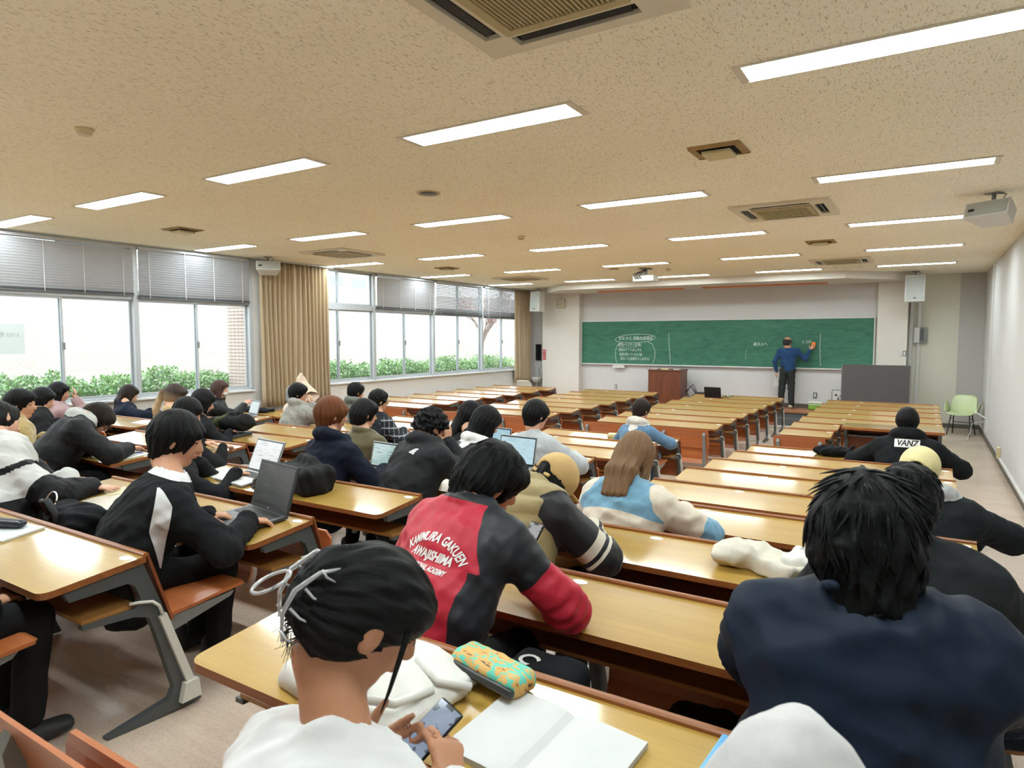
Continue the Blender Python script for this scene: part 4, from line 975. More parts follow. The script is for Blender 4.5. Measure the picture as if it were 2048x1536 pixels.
def hair_mesh(style, h, seed=0, **o):
    """hair in the head's own frame"""
    long = style in ('long', 'pony', 'bob'); lo = V3(-.16, -.24 if long else -.17, -.62 if style in ('long', 'pony') else -.24); F = Field(lo, V3(.16, .17, .19), h); th = o.get('th', 1.0)
    F.ell((0, -.014, .034), (.074 + .014 * th, .093 + .015 * th, .086 + .016 * th), k=0)
    if style == 'bowl':
        F.ell((0, -.016, .008), (.095, .112, .090), k=.02); F.ell((0, .035, .035), (.083, .080, .055), k=.02); F.ecap((0, -.045, -.01), (0, -.058, -.085), (1, 0, 0), (.088, .062), (.066, .042), .03)
    if style == 'short':
        F.ell((0, -.026, -.01), (.083, .092, .075), k=.02); F.ell((0, .05, .065), (.068, .058, .047), k=.02); F.ecap((0, -.045, -.02), (0, -.056, -.085), (1, 0, 0), (.074, .052), (.054, .036), .03)
    if style == 'full':
        F.ell((0, -.028, -.01), (.099, .102, .095), k=.03); F.ell((0, .045, .05), (.086, .070, .060), k=.02); F.ecap((0, -.045, -.02), (0, -.06, -.10), (1, 0, 0), (.092, .062), (.074, .046), .03)
    if style in ('bob', 'long', 'pony'):
        F.ell((0, -.02, -.01), (.091, .103, .09), k=.02); F.ell((0, .045, .055), (.078, .062, .05), k=.02)
    if style == 'bob':
        F.ecap((0, -.04, .0), (0, -.055, -.115), (1, 0, 0), (.092, .075), (.085, .06), .03)
        for sx in (-1, 1): F.ecap((sx * .078, .01, .02), (sx * .080, .03, -.105), (0, 1, 0), (.045, .022), (.036, .016), .02)
    if style == 'long':
        L = o.get('L', .42); bx, by = o.get('sway', (0, 0))
        F.ecap((0, -.055, .0), (bx * .5, -.085 + by * .5, -L * .5), (1, 0, 0), (.090, .060), (.088, .04), .03); F.ecap((bx * .5, -.085 + by * .5, -L * .5), (bx, -.075 + by, -L), (1, 0, 0), (.088, .04), (o.get('endw', .05), .022), .03)
        for sx in (-1, 1): F.ecap((sx * .074, .005, .02), (sx * .082, .02, -.16), (0, 1, 0), (.04, .02), (.03, .014), .02)
    if style == 'pony':
        L = o.get('L', .42); bx, by = o.get('sway', (0, 0)); F.cap((0, -.10, .03), (0, -.135, .015), .03, .026, .02)
        F.ecap((0, -.135, .015), (bx * .5, -.17 + by * .5, -L * .45), (1, 0, 0), (.032, .03), (.05, .034), .02); F.ecap((bx * .5, -.17 + by * .5, -L * .45), (bx, -.15 + by, -L), (1, 0, 0), (.05, .034), (.02, .012), .02)
    oz = o.get('bang', 0.0); ow = .084 if not long else .070
    F.ell((0, .135, -.062 + oz), (ow, .105, .112), k=.012, mode='cut')
    if style in ('short', 'bowl', 'full') and not o.get('cover_ears'):
        for sx in (-1, 1): F.ell((sx * .100, .010, -.034), (.03, .024, .036), k=.01, mode='cut'); F.ecap((sx * .1, .03, -.05), (sx * .1, .02, -.13), (0, 1, 0), (.05, .04), (.055, .04), .0) if False else F.ell((sx * .085, .03, -.105), (.05, .055, .06), k=.012, mode='cut')
    if style not in ('long', 'pony', 'bob'):
        zn = o.get('nape', -.10); F.plane_cut(V3(0, 0, -1), -zn, .015)
    g = np.random.default_rng(seed); p1, p2, p3 = g.uniform(0, 6.28, 3); amp = o.get('amp', .0028); mess = o.get('mess', 0.0)
    def disp(P):
        x, y, z = P[:, 0], P[:, 1] + .03, P[:, 2]; phi = np.arctan2(x, -y); w = o.get('part', 0.0)
        r = np.sin(phi * 17 + 2.2 * np.sin(z * 26 + p1) + p2) + .7 * np.sin(phi * 31 + 2 * np.sin(z * 34 + p3)) + .5 * np.sin(phi * 47 + z * 22)
        e = amp * r * np.clip((.16 - z) / .14, .25, 1)
        if mess: e = e + mess * wr(P)
        return e
    wr = wrinkles(seed + 5, 1.0, o.get('mwl', .05), n=7)
    F.band(disp); V, Q = F.nets()
    return V, Q
def hair_obj(style, C, R, parent, root, mat, h=.007, sc=1.0, seed=0, locks=0, **o):
    V, Q = hair_mesh(style, h, seed, **o)
    def attr(V): return np.arctan2(V[:, 0], -(V[:, 1] + .03)), np.linalg.norm(V * V3(.6, .6, 1) - V3(0, 0, .12), axis=1) * -1 + .2
    if locks:
        g = np.random.default_rng(seed + 3); mb = MB(); keep = V[(V[:, 1] < .06)]; 
        for i in range(locks):
            p = keep[g.integers(len(keep))].copy(); c = V3(0, -.014, .034); nrm = unit(p - c); cr = V3(0, -.04, .13); dn = unit(unit(p - cr) * .8 + V3(0, 0, -.8) + g.normal(0, .22, 3)); L = g.uniform(.03, .07) * o.get('lockL', 1.0); pts = [p - nrm * .003]; q = p - nrm * .001
            tang = unit(dn - nrm * (dn @ nrm)); bend = g.normal(0, .25)
            for j in range(4):
                c2 = unit(q - c); tang = unit(tang - c2 * (tang @ c2)); q = q + (tang + nrm * (.02 + .09 * j * o.get('flick', .3)) + np.cross(nrm, tang) * bend * j * .2) * L / 4; pts.append(q.copy())
            mb.tube(pts, [.0034, .0036, .0030, .0020, .0005], 4)
        VV = np.array(mb.v); QQ = np.array([f for f in mb.f if len(f) == 4]); Q = np.concatenate([Q, QQ + len(V)]); V = np.concatenate([V, VV])
    su, sv = attr(V); W_ = (R @ (V * sc).T).T + C - root
    return link('hair', np_mesh('hair', W_, Q, mat, True, {'su': su, 'sv': sv}), parent)
leg_cache = {}
def trousers_mesh():
    if 'l' in leg_cache: return leg_cache['l']
    F = Field(V3(-.28, -.18, -.01), V3(.28, .62, .62), .016)
    F.ecap((-.07, 0, .50), (.07, 0, .50), (0, 0, 1), (.10, .12), (.10, .12), .05)
    for sx in (-1, 1):
        F.cap((sx * .09, .02, .50), (sx * .12, .40, .47), .085, .068, .04); F.cap((sx * .12, .40, .47), (sx * .12, .37, .10), .066, .058, .03)
    F.band(wrinkles(2, .004, .12)); V, Q = F.nets(); leg_cache['l'] = np_mesh('trousers', V, Q, [cloth('trouser_black', (.012, .012, .013))])
    F = Field(V3(-.06, -.1, -.005), V3(.06, .2, .14), .01)
    F.ecap((0, -.03, .045), (0, .12, .035), (1, 0, 0), (.042, .045), (.045, .03), .03); F.cap((0, -.02, .05), (0, -.03, .10), .045, .04, .02); F.plane_cut(V3(0, 0, -1), -.004, .004)
    V, Q = F.nets(); leg_cache['s'] = np_mesh('shoe', V, Q, [plain('shoe_dark', (.02, .02, .022), .6)])
    return leg_cache['l']
TR = {}
def person(label, j=None, head=(0, 0, 0), nape=(0, 0, 0), rot=(0, 0, 0), yaw=0.0, hip=None, skin=0, top=None, hb=.009, ht=.013, puff=.012, wid=1.0, hands=(None, None), hair=None, trousers=(.012, .012, .013), hood=None, collar=None, regions=None, wamp=.004, wwl=.12, extra_top=None, short_neck=False, hsc=1.07, legs=True, group='students at the desks', cat='person', sleeve_to=1.0, name_top='jacket', slump=.04, hem=.40, hood_up=False):
    head = V3(*head); nape = V3(*nape); hipy = (YR(j) - .64) if hip is None else hip[1]; hipx = (nape[0] if hip is None else hip[0])
    fl = FLOOR(hipy); root = V3(hipx, hipy, fl); ya = math.radians(yaw); right = V3(math.cos(ya), math.sin(ya), 0); fwd = V3(-math.sin(ya), math.cos(ya), 0); up = V3(0, 0, 1)
    Hc = head - root; N = nape - root; R = head_rot(*rot); ro = bpy.data.objects
    hipc = V3(0, .02, .49); axis = unit(N - hipc); S = N + fwd * .05 - axis * .06; mid = (hipc + S) * .5 - fwd * slump * (1 if True else 0)
    chest = S * .68 + mid * .32 + fwd * .005
    sh = [S + right * sx * .165 * wid - axis * .035 for sx in (1, -1)]
    arms = []
    for i, hd in enumerate(hands):
        sx = (1, -1)[i]
        if hd is None: w = V3(0, 0, 0) + right * sx * .2 + fwd * .33 + up * (.71); d = fwd - right * sx * .5 - up * .1; n = -up; cl = .5; hint = right * sx * .8 - up * .7 - fwd * .2
        else: w = V3(*hd['w']) - root; d = V3(*hd.get('d', fwd - right * sx * .5)); n = V3(*hd.get('n', (0, 0, -1))); cl = hd.get('curl', .45); hint = V3(*hd['hint']) if 'hint' in hd else right * sx * .8 - up * .7 - fwd * .2
        e, w2 = two_bone(sh[i], w, .285 * (1 if wid < 1.05 else wid * .97), .25, hint); arms.append((e, w2, d, n, cl, hd or {}))
    # ---- body : head, neck, chest, arms and hands in one skin
    pts = [Hc, N, S, hipc] + [a[0] for a in arms] + [a[1] + unit(a[2]) * .2 for a in arms] + sh; lo = np.min(pts, 0) - .14; hi = np.max(pts, 0) + .14
    F = Field(lo, hi, hb); add_head(F, Hc, R, N + fwd * .045 - up * .0, hsc)
    if hood_up: hair = None
    F.ecap(hipc + up * .05, chest, right, (.09, .06), (.12, .07), .03); F.ecap(chest, S + axis * .03, right, (.12, .07), (.09, .05), .03)
    for i, (e, w, d, n, cl, hd) in enumerate(arms):
        F.cap(S, sh[i], .045, .04, .03); F.cap(sh[i], e, .034, .03, .02); F.cap(e, w, .030, .024, .02)
        if not hd.get('nohand'): add_hand(F, w, d, n, (1 if i == 0 else -1) * hd.get('flip', 1), cl, hd.get('spread', 0), 1.0, hd.get('point', False))
    V, Q = F.nets(); L = (V - Hc) @ R / hsc
    lip = ((L[:, 0] / .021) ** 2 + ((L[:, 2] + .062) / .008) ** 2 - 1) + np.where(L[:, 1] > .07, 0, 9); eye = np.minimum(((L[:, 0] - .033) / .013) ** 2, ((L[:, 0] + .033) / .013) ** 2) + ((L[:, 2] - .004) / .006) ** 2 - 1 + np.where(L[:, 1] > .05, 0, 9)
    brow = np.minimum(((np.abs(L[:, 0]) - .034) / .018) ** 2, 99) + ((L[:, 2] - .027) / .0045) ** 2 - 1 + np.where(L[:, 1] > .05, 0, 9)
    p = link('person', np_mesh('person', V, Q, SK[skin], True, {'lip': lip, 'eye': np.minimum(eye, brow), 'blush': np.full(len(V), 1.0)}), None, tuple(root)); tag(p, label, cat, group)
    # ---- upper garment
    if top is not None:
        P = puff; lo2 = lo - .06 - P * 2; hi2 = hi + .06 + P * 2; hi2[2] = max(S[2], max(a[0][2] for a in arms), max(a[1][2] for a in arms) if any(a[1][2] > S[2] for a in arms) else S[2]) + .20 + P
        lo2[2] = min(lo2[2], hem - .05); F = Field(lo2, hi2, ht)
        F.ecap(V3(0, .02, hem), hipc + up * .05, right, (.165 * wid + P, .125 + P), (.165 * wid + P, .125 + P), .05); F.ecap(hipc + up * .05, mid, right, (.165 * wid + P, .125 + P), (.17 * wid + P, .125 + P), .06)
        F.ecap(mid, chest, right, (.17 * wid + P, .125 + P), (.185 * wid + P, .12 + P), .06); F.ecap(chest, S, right, (.185 * wid + P, .12 + P), (.15 * wid + P, .075 + P), .05)
        for i, (e, w, d, n, cl, hd) in enumerate(arms):
            F.cap(S + axis * .015, sh[i], .062 + P * .5, .062 + P, .05); F.cap(sh[i], e, .062 + P, .052 + P, .035)
            if sleeve_to > .6: wq = e + (w - e) * (sleeve_to - .04); F.cap(e, wq, .053 + P, .037 + P * .8, .03)
        F.cap(N + fwd * .03 - axis * .02, N + fwd * .035 + axis * .01, .065 + P * .4, .062 + P * .3, .03)
        if collar:
            g = collar; c0 = N + fwd * .042 + axis * .0; ang = np.linspace(-2.6, 2.6, 15); pr = [c0 - fwd * (.066 + g.get('r', 0)) * np.cos(a) + right * (.072 + g.get('r', 0)) * np.sin(a) + axis * (g.get('lift', .04) - .06 * (1 - np.cos(a)) * .5) for a in ang]
            F.chain(pr, [g.get('t', .016)] * 15, .015)
        if hood:
            c0 = N + fwd * .045; ang = np.linspace(-2.3, 2.3, 13); rr = hood.get('r', .04) * 1.08
            lift = hood.get('lift', .045) + .028; pr = [c0 - fwd * (.092) * np.cos(a) + right * (.105) * np.sin(a) + axis * (lift - .075 * (1 - np.cos(a)) * .5) for a in ang]
            hoodpts = pr + [N - fwd * .06 - axis * q_ for q_ in (.03, .06, .09, hood.get('drop', .13) * .8)]
            F.chain(pr, [rr * (.72 + .35 * np.cos(a * .55)) for a in ang], .02)
            dp = hood.get('drop', .13); F.ecap(N - fwd * .035 - axis * .03, N - fwd * (.055 + .02) - axis * dp, right, (.10, .035), (.055, .028), .03)
            for q_ in (-1, 1): F.cap(N - fwd * .06 + right * q_ * .07 - axis * .02, N - fwd * .085 - axis * dp * .8 + right * q_ * .02, .012, .014, .014)
        if extra_top: extra_top(F, dict(S=S, N=N, sh=sh, arms=arms, fwd=fwd, right=right, up=up, axis=axis, root=root, mid=mid, chest=chest, Hc=Hc))
        wr1 = wrinkles(int(abs(head[0] * 100)) + 3, wamp, wwl); wr2 = wrinkles(int(abs(head[1] * 100)) + 9, wamp * .55, wwl * .45)
        def disp(Pq):
            o = wr1(Pq) + wr2(Pq)
            for i, (e, w, d, n, cl, hd) in enumerate(arms):   # folds around elbows
                r = np.linalg.norm(Pq - e, axis=1); ax = unit(w - sh[i]); o += -wamp * 1.3 * np.exp(-(r / .09) ** 2) * np.sin((Pq - e) @ ax * 170)
            return o
        F.band(disp)
        if collar or hood:   # open the collar so the neck shows
            F.cap(N + fwd * .046 + axis * .02, N + fwd * .05 + axis * .14, .052, .075, .006, 'cut')
        V, Q = F.nets(); at = {}
        if regions:
            ctx = dict(hood=hoodpts if hood else None, S=S, N=N, sh=sh, arms=arms, fwd=fwd, right=right, up=up, axis=axis, mid=mid, chest=chest, hip=hipc); at = {kk: fn(V, ctx) for kk, fn in regions.items()}
        t_o = link(name_top, np_mesh(name_top, V, Q, top, True, at), p)
    if legs:
        me = trousers_mesh(); t = link('trousers', me, p); t.rotation_euler = (0, 0, ya * .5)
        if trousers not in TR: TR[trousers] = cloth('trouser_cloth', trousers)
        t.material_slots[0].link = 'OBJECT'; t.material_slots[0].material = TR[trousers]
        for sx in (-1, 1): link('shoe', leg_cache['s'], p, (sx * .12, .37, FLOOR(hipy + .38) - fl), (0, 0, ya * .5))
    if hair:
        hh = dict(hair); st = hh.pop('style'); mt = hh.pop('mat'); ho = hh.pop('h', .008); hair_obj(st, head, R, p, root, mt, ho, hsc, **hh)
    return dict(o=p, root=root, H=head, R=R, S=S + root, N=N + root, arms=[(e + root, w + root) for e, w, *_ in arms], fwd=fwd, right=right, up=up, axis=axis)
def glasses(ps, mat=None):
    mb = MB(); C, R, root = ps['H'], ps['R'], ps['root']; H = lambda x, y, z: tuple(C + R @ V3(x, y, z) - root)
    for sx in (-1, 1):
        mb.tube([H(sx * .035 + .023 * math.cos(a), .112 - .004 * abs(math.cos(a)), .002 + .019 * math.sin(a)) for a in np.linspace(0, 2 * PI, 17)], .0022, 5, caps=False); mb.tube([H(sx * .058, .108, .008), H(sx * .082, .05, .008), H(sx * .084, -.01, .004)], .002, 5)
    mb.tube([H(-.012, .114, .004), H(.012, .114, .004)], .002, 5); return mb.obj('glasses', mat or M['black'], ps['o'], True)

def hood_region(V, c):
    return np.min(np.stack([np.linalg.norm(V - p, axis=1) for p in c['hood']]), 0) - .062
def arm_t(V, c, i):
    a = c['sh'][i]; e = c['arms'][i][0]; ab = e - a; return ((V - a) @ ab) / (ab @ ab) * np.linalg.norm(ab)
def sleeve_region(V, c, cut=.03):
    """negative on both sleeves"""
    o = None
    for i, sx in ((0, 1), (1, -1)):
        e, w = c['arms'][i][0], c['arms'][i][1]; a = c['sh'][i]
        def sd(p, q):
            ab = q - p; t = np.clip(((V - p) @ ab) / (ab @ ab), 0, 1); return np.linalg.norm(V - p - t[:, None] * ab, axis=1)
        d = np.maximum(np.minimum(sd(a, e), sd(e, w)) - .115, np.minimum(cut - arm_t(V, c, i), .16 - sx * ((V - c['S']) @ c['right'])))
        o = d if o is None else np.minimum(o, d)
    return o
def cap_hat(ps, mat, band_mat, opening=True, brim=True, mesh=None):
    """baseball cap worn forwards, adjuster opening at the back"""
    C, R, root = ps['H'], ps['R'], ps['root']
    F = Field(V3(-.14, -.17, -.06), V3(.14, .24, .18), .006)
    F.ell((0, -.012, .045), (.096, .117, .105), k=0); F.plane_cut(V3(0, -.18, -1) / 1.016, -.0, .004)
    if brim: F.ecap((-.05, .10, .03), (.05, .10, .03), (0, 1, 0), (.075, .006), (.075, .006), .006)
    
    if opening: F.ell((0, -.13, .022), (.038, .06, .030), k=.004, mode='cut'); F.ecap((-.05, -.112, .0), (.05, -.112, .0), (0, 0, 1), (.010, .006), (.010, .006), .004)
    V, Q = F.nets(); W_ = (R @ (V * 1.07).T).T + C - root
    o = link('cap', np_mesh('cap', W_, Q, mat, True, {'mesh': V[:, 0] * -1 + .02}), ps['o']); o['label'] = 'baseball cap with adjuster opening'; return o
# ================================================================== the students
P = {}
hz = lambda *w, **k: dict(w=w, **k)
zt = lambda j: .70 + .062 * (8.28 - YR(j))
BLK = (.012, .013, .015)
# --- near rows
P['clip'] = person('person in a white shirt, hair in a claw clip, looking at a phone', 0, (-.931, .95, 1.440), (-.915, .80, 1.235), (-34, 34, 4), -6, hip=(-.90, .72), skin=2,
    top=cloth('white_jersey', (.66, .66, .65), (), .9, .03, 8, 500, .2), hb=.006, ht=.010, puff=.024, wid=1.2, hands=(hz(-.735, .965, 1.135, d=(-.55, .5, .55), n=(-.6, .35, .1), curl=.55, hint=(.6, -.4, -.6)), hz(-.945, .93, 1.13, d=(.45, .62, .3), n=(.7, .3, .5), curl=.5, hint=(-.6, -.4, -.6))),
    wamp=.006, name_top='shirt', hsc=1.1)
P['blue'] = person('person in a dark navy jacket with tousled black hair, seen large from behind', 1, (-.092, 1.57, 1.560), (-.078, 1.46, 1.462), (4, 14, -3), 2, hip=(-.08, 1.62), skin=1,
    top=cloth('navy_nylon', (.010, .022, .048), (), .6, .08, 6, 400, .1, .1, .35), hb=.009, ht=.010, puff=.034, wid=1.16, hands=(hz(.10, 2.02, 1.10), hz(-.34, 2.00, 1.10)), hair=dict(style='full', mat=HB, h=.006, seed=21, locks=420, th=1.7, nape=-.16, amp=.004, mess=.006, mwl=.07, lockL=1.25, flick=1.2), collar=dict(t=.018, r=.010, lift=.055), wamp=.012, wwl=.22, slump=.09, hsc=1.1)
P['red'] = person('person in a red and black sports jacket with white lettering, bent over the desk', 1, (-1.304, 1.95, 1.488), (-1.321, 1.80, 1.420), (-30, 30, 8), -10, hip=(-1.36, 1.60), skin=2,
    top=cloth('red_nylon', srgb(182, 34, 54), [('blk', (.012, .014, .018))], .55, .06, 10, 500, .12, .1, .4), hb=.007, ht=.008, puff=.022, wid=1.12, hands=(hz(-1.17, 2.07, 1.13, d=(-.3, .9, .1), hint=(.9, -.1, -.6)), hz(-1.52, 2.08, 1.13)),
    hair=dict(style='full', mat=HB, h=.0055, seed=11, locks=200, nape=-.11, amp=.003, mess=.003, mwl=.08, lockL=.8, flick=.3), collar=dict(t=.02, r=.012), wamp=.006, wwl=.13, hsc=1.1,
    regions={'blk': lambda V, c: np.minimum(np.minimum(np.maximum(np.maximum(.140 - .42 * ((V - c['S']) @ c['axis']) - (V - c['S']) @ c['right'], arm_t(V, c, 0) - .14), -((V - c['S']) @ c['axis']) - .22), np.maximum(np.abs((V - c['S']) @ c['right'] - .205 - .03 * ((V - c['S']) @ c['axis'])) - .034, ((V - c['S']) @ c['axis']) + .14)), -((V - c['N']) @ c['axis']) + .028)})
P['greydark'] = person('person in a dark grey sweater mostly hidden behind the navy jacket', 2, (-.035, 2.62, 1.43), (-.025, 2.52, 1.295), (-15, 18, 0), -6, skin=2, top=cloth('charcoal_knit', (.030, .034, .037)), puff=.03, wid=1.2, hb=.010, ht=.011, hair=dict(style='full', mat=HB, seed=31, locks=160, mess=.006, mwl=.04, nape=-.09), hands=(hz(.12, 2.86, 1.06, hint=(1, -.2, -.5)), None))
P['vest'] = person('person in a khaki puffer vest and cap slumped over the desk', 2, (-1.515, 2.80, 1.285), (-1.589, 2.62, 1.300), (-8, 42, 14), -18, hip=(-1.56, 2.44), skin=2,
    top=cloth('khaki_nylon', srgb(150, 134, 92), [('slv', (.010, .010, .012)), ('st1', (.62, .57, .46))], .6, .06, 8, 300, .1, .15, .35), hb=.008, ht=.009, puff=.035, wid=1.1, hands=(hz(-1.36, 2.90, 1.06, hint=(.9, -.3, -.6)), hz(-1.72, 2.90, 1.06)), collar=dict(t=.03, r=.02), wamp=.003,
    regions={'slv': lambda V, c: sleeve_region(V, c, .05), 'st1': lambda V, c: np.where(sleeve_region(V, c, .05) < 0, np.minimum(np.abs(arm_t(V, c, 0) - .225) - .022, np.abs(arm_t(V, c, 0) - .275) - .008), 1)},
    hair=dict(style='short', mat=HB, seed=3), extra_top=lambda F, c: F.band(lambda Q: (.006 - .016 * np.abs(np.sin(((Q - c['S']) @ c['axis']) * 36)) ** .7) * (np.abs((Q - c['S']) @ c['right']) < .215)))
cap_hat(P['vest'], plain('tan_cap', srgb(196, 164, 108), .85, bump=.2, bscale=500), None)
P['fleece'] = person('person with long brown hair in a pale blue and cream fleece', 3, (-1.393, 3.58, 1.320), (-1.402, 3.42, 1.180), (-12, 36, -4), -8, skin=0,
    top=cloth('cream_fleece', srgb(206, 194, 176), [('yoke', srgb(112, 154, 178))], .95, .07, 40, 260, .5, .4), ht=.010, puff=.035, wid=1.15, hands=(hz(-1.17, 3.74, 1.0, hint=(1, -.3, -.5)), None), hair=dict(style='long', mat=HOM, h=.006, seed=41, L=.27, sway=(.01, -.03), endw=.075, amp=.0025), wamp=.005,
    regions={'yoke': lambda V, c: np.minimum(np.maximum(-((V - c['S']) @ c['axis']) - .055 - .9 * np.abs((V - c['S']) @ c['right']) ** 2, -sleeve_region(V, c, .06)), np.linalg.norm(V - c['arms'][0][0] - c['right'] * .05, axis=1) - .105)})
P['cap2'] = person('person in a black jacket with grey hood and cream mesh cap', 4, (-.012, 4.39, 1.225), (.025, 4.28, 1.110), (-8, 16, 6), -10, skin=1, top=cloth('black_twill', (.018, .022, .026), [('hd', (.42, .42, .42))]), puff=.035, wid=1.15, hood=dict(r=.05, drop=.12, lift=.03), regions={'hd': hood_region}, hair=dict(style='short', mat=HB, seed=5, nape=-.09), hands=(hz(.22, 4.60, .96, hint=(1, -.5, -.3)), None), ht=.012)
cap_hat(P['cap2'], plain('cream_mesh', srgb(216, 204, 150), .8, bump=.6, bscale=260), None)
P['vanish'] = person('person in a black hooded sweatshirt with a white printed patch, alone on the aisle side', 8, (-.137, 7.85, 1.145), (-.128, 7.74, .965), (0, 12, 0), 0, skin=1, top=cloth('black_sweat', (.016, .018, .021)), puff=.04, wid=1.35, hood=dict(r=.055, drop=.16, lift=.05), hair=dict(style='bowl', mat=HB, seed=6, th=1.3), ht=.014, hands=(hz(.12, 8.05, .73, hint=(1, -.3, -.3)), hz(-.40, 8.05, .73, hint=(-1, -.3, -.3))))
P['denim'] = person('person with glasses in a denim jacket with white hood, near the bench backs', 8, (-2.977, 7.82, 1.098), (-3.005, 7.72, .925), (-22, 14, 0), -8, skin=0, top=cloth('denim_blue', srgb(92, 124, 152), [('hd', (.62, .60, .55))], .9, .18, 9, 700, .4), puff=.02, hood=dict(r=.042, drop=.12, lift=.03), regions={'hd': hood_region}, hair=dict(style='short', mat=HD, seed=7, th=1.35), hands=(hz(-2.76, 8.05, .73, hint=(1, -.3, -.4)), None), trousers=srgb(92, 120, 150)); glasses(P['denim'])
# --- column next to the aisle wall desks
P['navy'] = person('brown haired person in a navy hooded sweatshirt typing on a silver laptop', 3, (-3.799, 3.52, 1.416), (-3.744, 3.42, 1.240), (-24, 8, 0), -10, skin=1, top=cloth('navy_fleece', (.010, .016, .034)), puff=.028, wid=1.15, ht=.011, hood=dict(r=.046, drop=.15, lift=.03), hair=dict(style='bowl', mat=HBR, seed=4, h=.0065, th=1.2), hands=(hz(-3.47, 3.72, 1.0, d=(.1, .9, -.15), hint=(.8, -.2, -.8)), None))
P['tnf'] = person('person with curly black hair in a black hooded jacket with a small white logo', 3, (-3.022, 3.74, 1.361), (-2.967, 3.56, 1.245), (-18, 30, 6), -16, hip=(-2.97, 3.32), skin=1, top=cloth('black_shell', (.015, .017, .019), (), .65, .06, 10, 400, .12), puff=.035, wid=1.2, ht=.010, hood=dict(r=.05, drop=.10, lift=.03), hair=dict(style='full', mat=HB, seed=14, locks=300, mess=.011, mwl=.028, nape=-.07, lockL=.5, flick=1.6, h=.0065), hands=(hz(-2.915, 3.80, 1.235, d=(-.1, .1, 1), n=(-1, .2, 0), curl=.15, hint=(.7, .1, -1)), None))
P['laptopguy'] = person('person in a black sweatshirt with white shoulder stripe using a black laptop', 1, (-3.079, 1.86, 1.504), (-3.042, 1.74, 1.335), (-42, 14, -2), -24, hip=(-3.08, 1.58), skin=1, top=cloth('black_fleece', (.016, .018, .020), [('wht', (.66, .66, .66))]), puff=.028, wid=1.12, hb=.007, ht=.009, hair=dict(style='bowl', mat=HB, h=.0055, seed=17, th=1.25, amp=.003), hands=(hz(-2.80, 2.04, 1.10, d=(.3, .9, -.15), curl=.5, hint=(.7, -.5, -.6)), hz(-3.10, 2.02, 1.09, d=(.6, .8, -.1))), name_top='sweatshirt', wamp=.005, collar=dict(t=.010, r=.004, lift=.02),
    regions={'wht': lambda V, c: np.minimum(np.maximum(np.abs(((V - c['sh'][0]) @ c['fwd']) + .045) - np.where(arm_t(V, c, 0) > .02, .045 * (1 - (arm_t(V, c, 0) - .02) / .15), .045 * (arm_t(V, c, 0) + .10) / .12), .09 - ((V - c['S']) @ c['right'])), -((V - c['N']) @ c['axis']) + .022)})
P['chin'] = person('person in black resting the chin on one hand beside a grey laptop', 2, (-4.445, 2.74, 1.285), (-4.40, 2.62, 1.13), (-45, 16, 0), -25, skin=1, top=cloth('black_cotton', BLK), puff=.022, hair=dict(style='short', mat=HB, seed=18), hands=(hz(-4.13, 2.92, 1.04, d=(.3, .9, -.2), curl=.3), hz(-4.40, 2.80, 1.12, d=(0, .1, 1), n=(.3, -1, 0), curl=.8, hint=(-.5, .5, -1))))
P['olive'] = person('person in an olive fleece with a high collar between two other students', 4, (-4.308, 4.38, 1.308), (-4.269, 4.28, 1.135), (-22, 10, 0), -8, skin=0, top=cloth('olive_fleece', srgb(84, 76, 52), (), .95, .08, 40, 300, .4, .4), puff=.03, wid=1.1, collar=dict(t=.03, r=.014, lift=.05), hair=dict(style='full', mat=HB, seed=19, nape=-.1), ht=.012)
P['whitehood'] = person('person with chin length black hair in a black jacket with white hood', 4, (-3.071, 4.52, 1.294), (-3.108, 4.38, 1.140), (-30, 26, 6), -14, skin=0, top=cloth('black_leather', (.018, .019, .021), [('hd', (.66, .65, .63))], .5), puff=.03, hood=dict(r=.038, drop=.07, lift=.03), regions={'hd': hood_region}, hair=dict(style='bob', mat=HB, seed=20, th=1.35), hands=(hz(-2.86, 4.62, .96), None), ht=.012)
P['xi'] = person('person with glasses in a light grey sweatshirt with small yellow and blue print', 5, (-2.991, 5.22, 1.295), (-2.990, 5.12, 1.112), (-26, 8, 0), -8, skin=0, top=cloth('light_grey_jersey', (.42, .44, .45)), puff=.03, wid=1.1, hair=dict(style='bowl', mat=HB, seed=22, th=1.35), hands=(hz(-2.74, 5.46, .91, hint=(1, -.2, -.5)), None), ht=.012, name_top='sweatshirt'); glasses(P['xi'], M['frame_lt'])
P['longhair'] = person('person with very long straight black hair leaning towards a laptop', 5, (-3.815, 5.35, 1.235), (-3.76, 5.20, 1.06), (-30, 20, 0), -10, skin=0, top=cloth('black_knit', BLK), hair=dict(style='long', mat=HB, seed=23, L=.5, sway=(-.16, -.02)), ht=.014)
# --- second column from the windows
P['plaid'] = person('person with glasses in a dark plaid shirt and dark vest', 6, (-5.750, 6.10, 1.214), (-5.709, 6.00, 1.045), (-28, 4, 0), -10, skin=1, top=cloth('dark_plaid', (.03, .035, .042), [('pl', (.24, .26, .27))]), regions={'pl': lambda V, c: np.maximum(np.minimum(np.abs(((V[:, 2]) % .09) - .045) - .008, np.abs((V[:, 1] + V[:, 0]) % .08 - .04) - .006), sleeve_region(V, c, .0))}, puff=.02, hair=dict(style='short', mat=HB, seed=24, th=1.5, mess=.003, mwl=.03), collar=dict(t=.016), ht=.013); glasses(P['plaid'], M['frame_lt'])
P['grey17'] = person('person with spiky black hair and grey hood near the wide window', 7, (-6.998, 6.95, 1.206), (-6.981, 6.85, 1.04), (-18, 10, 0), 0, skin=1, top=cloth('grey_sweat', srgb(104, 106, 100)), hood=dict(r=.045, drop=.12), hair=dict(style='short', mat=HB, seed=25, locks=120, flick=2.5, th=1.3), ht=.014)
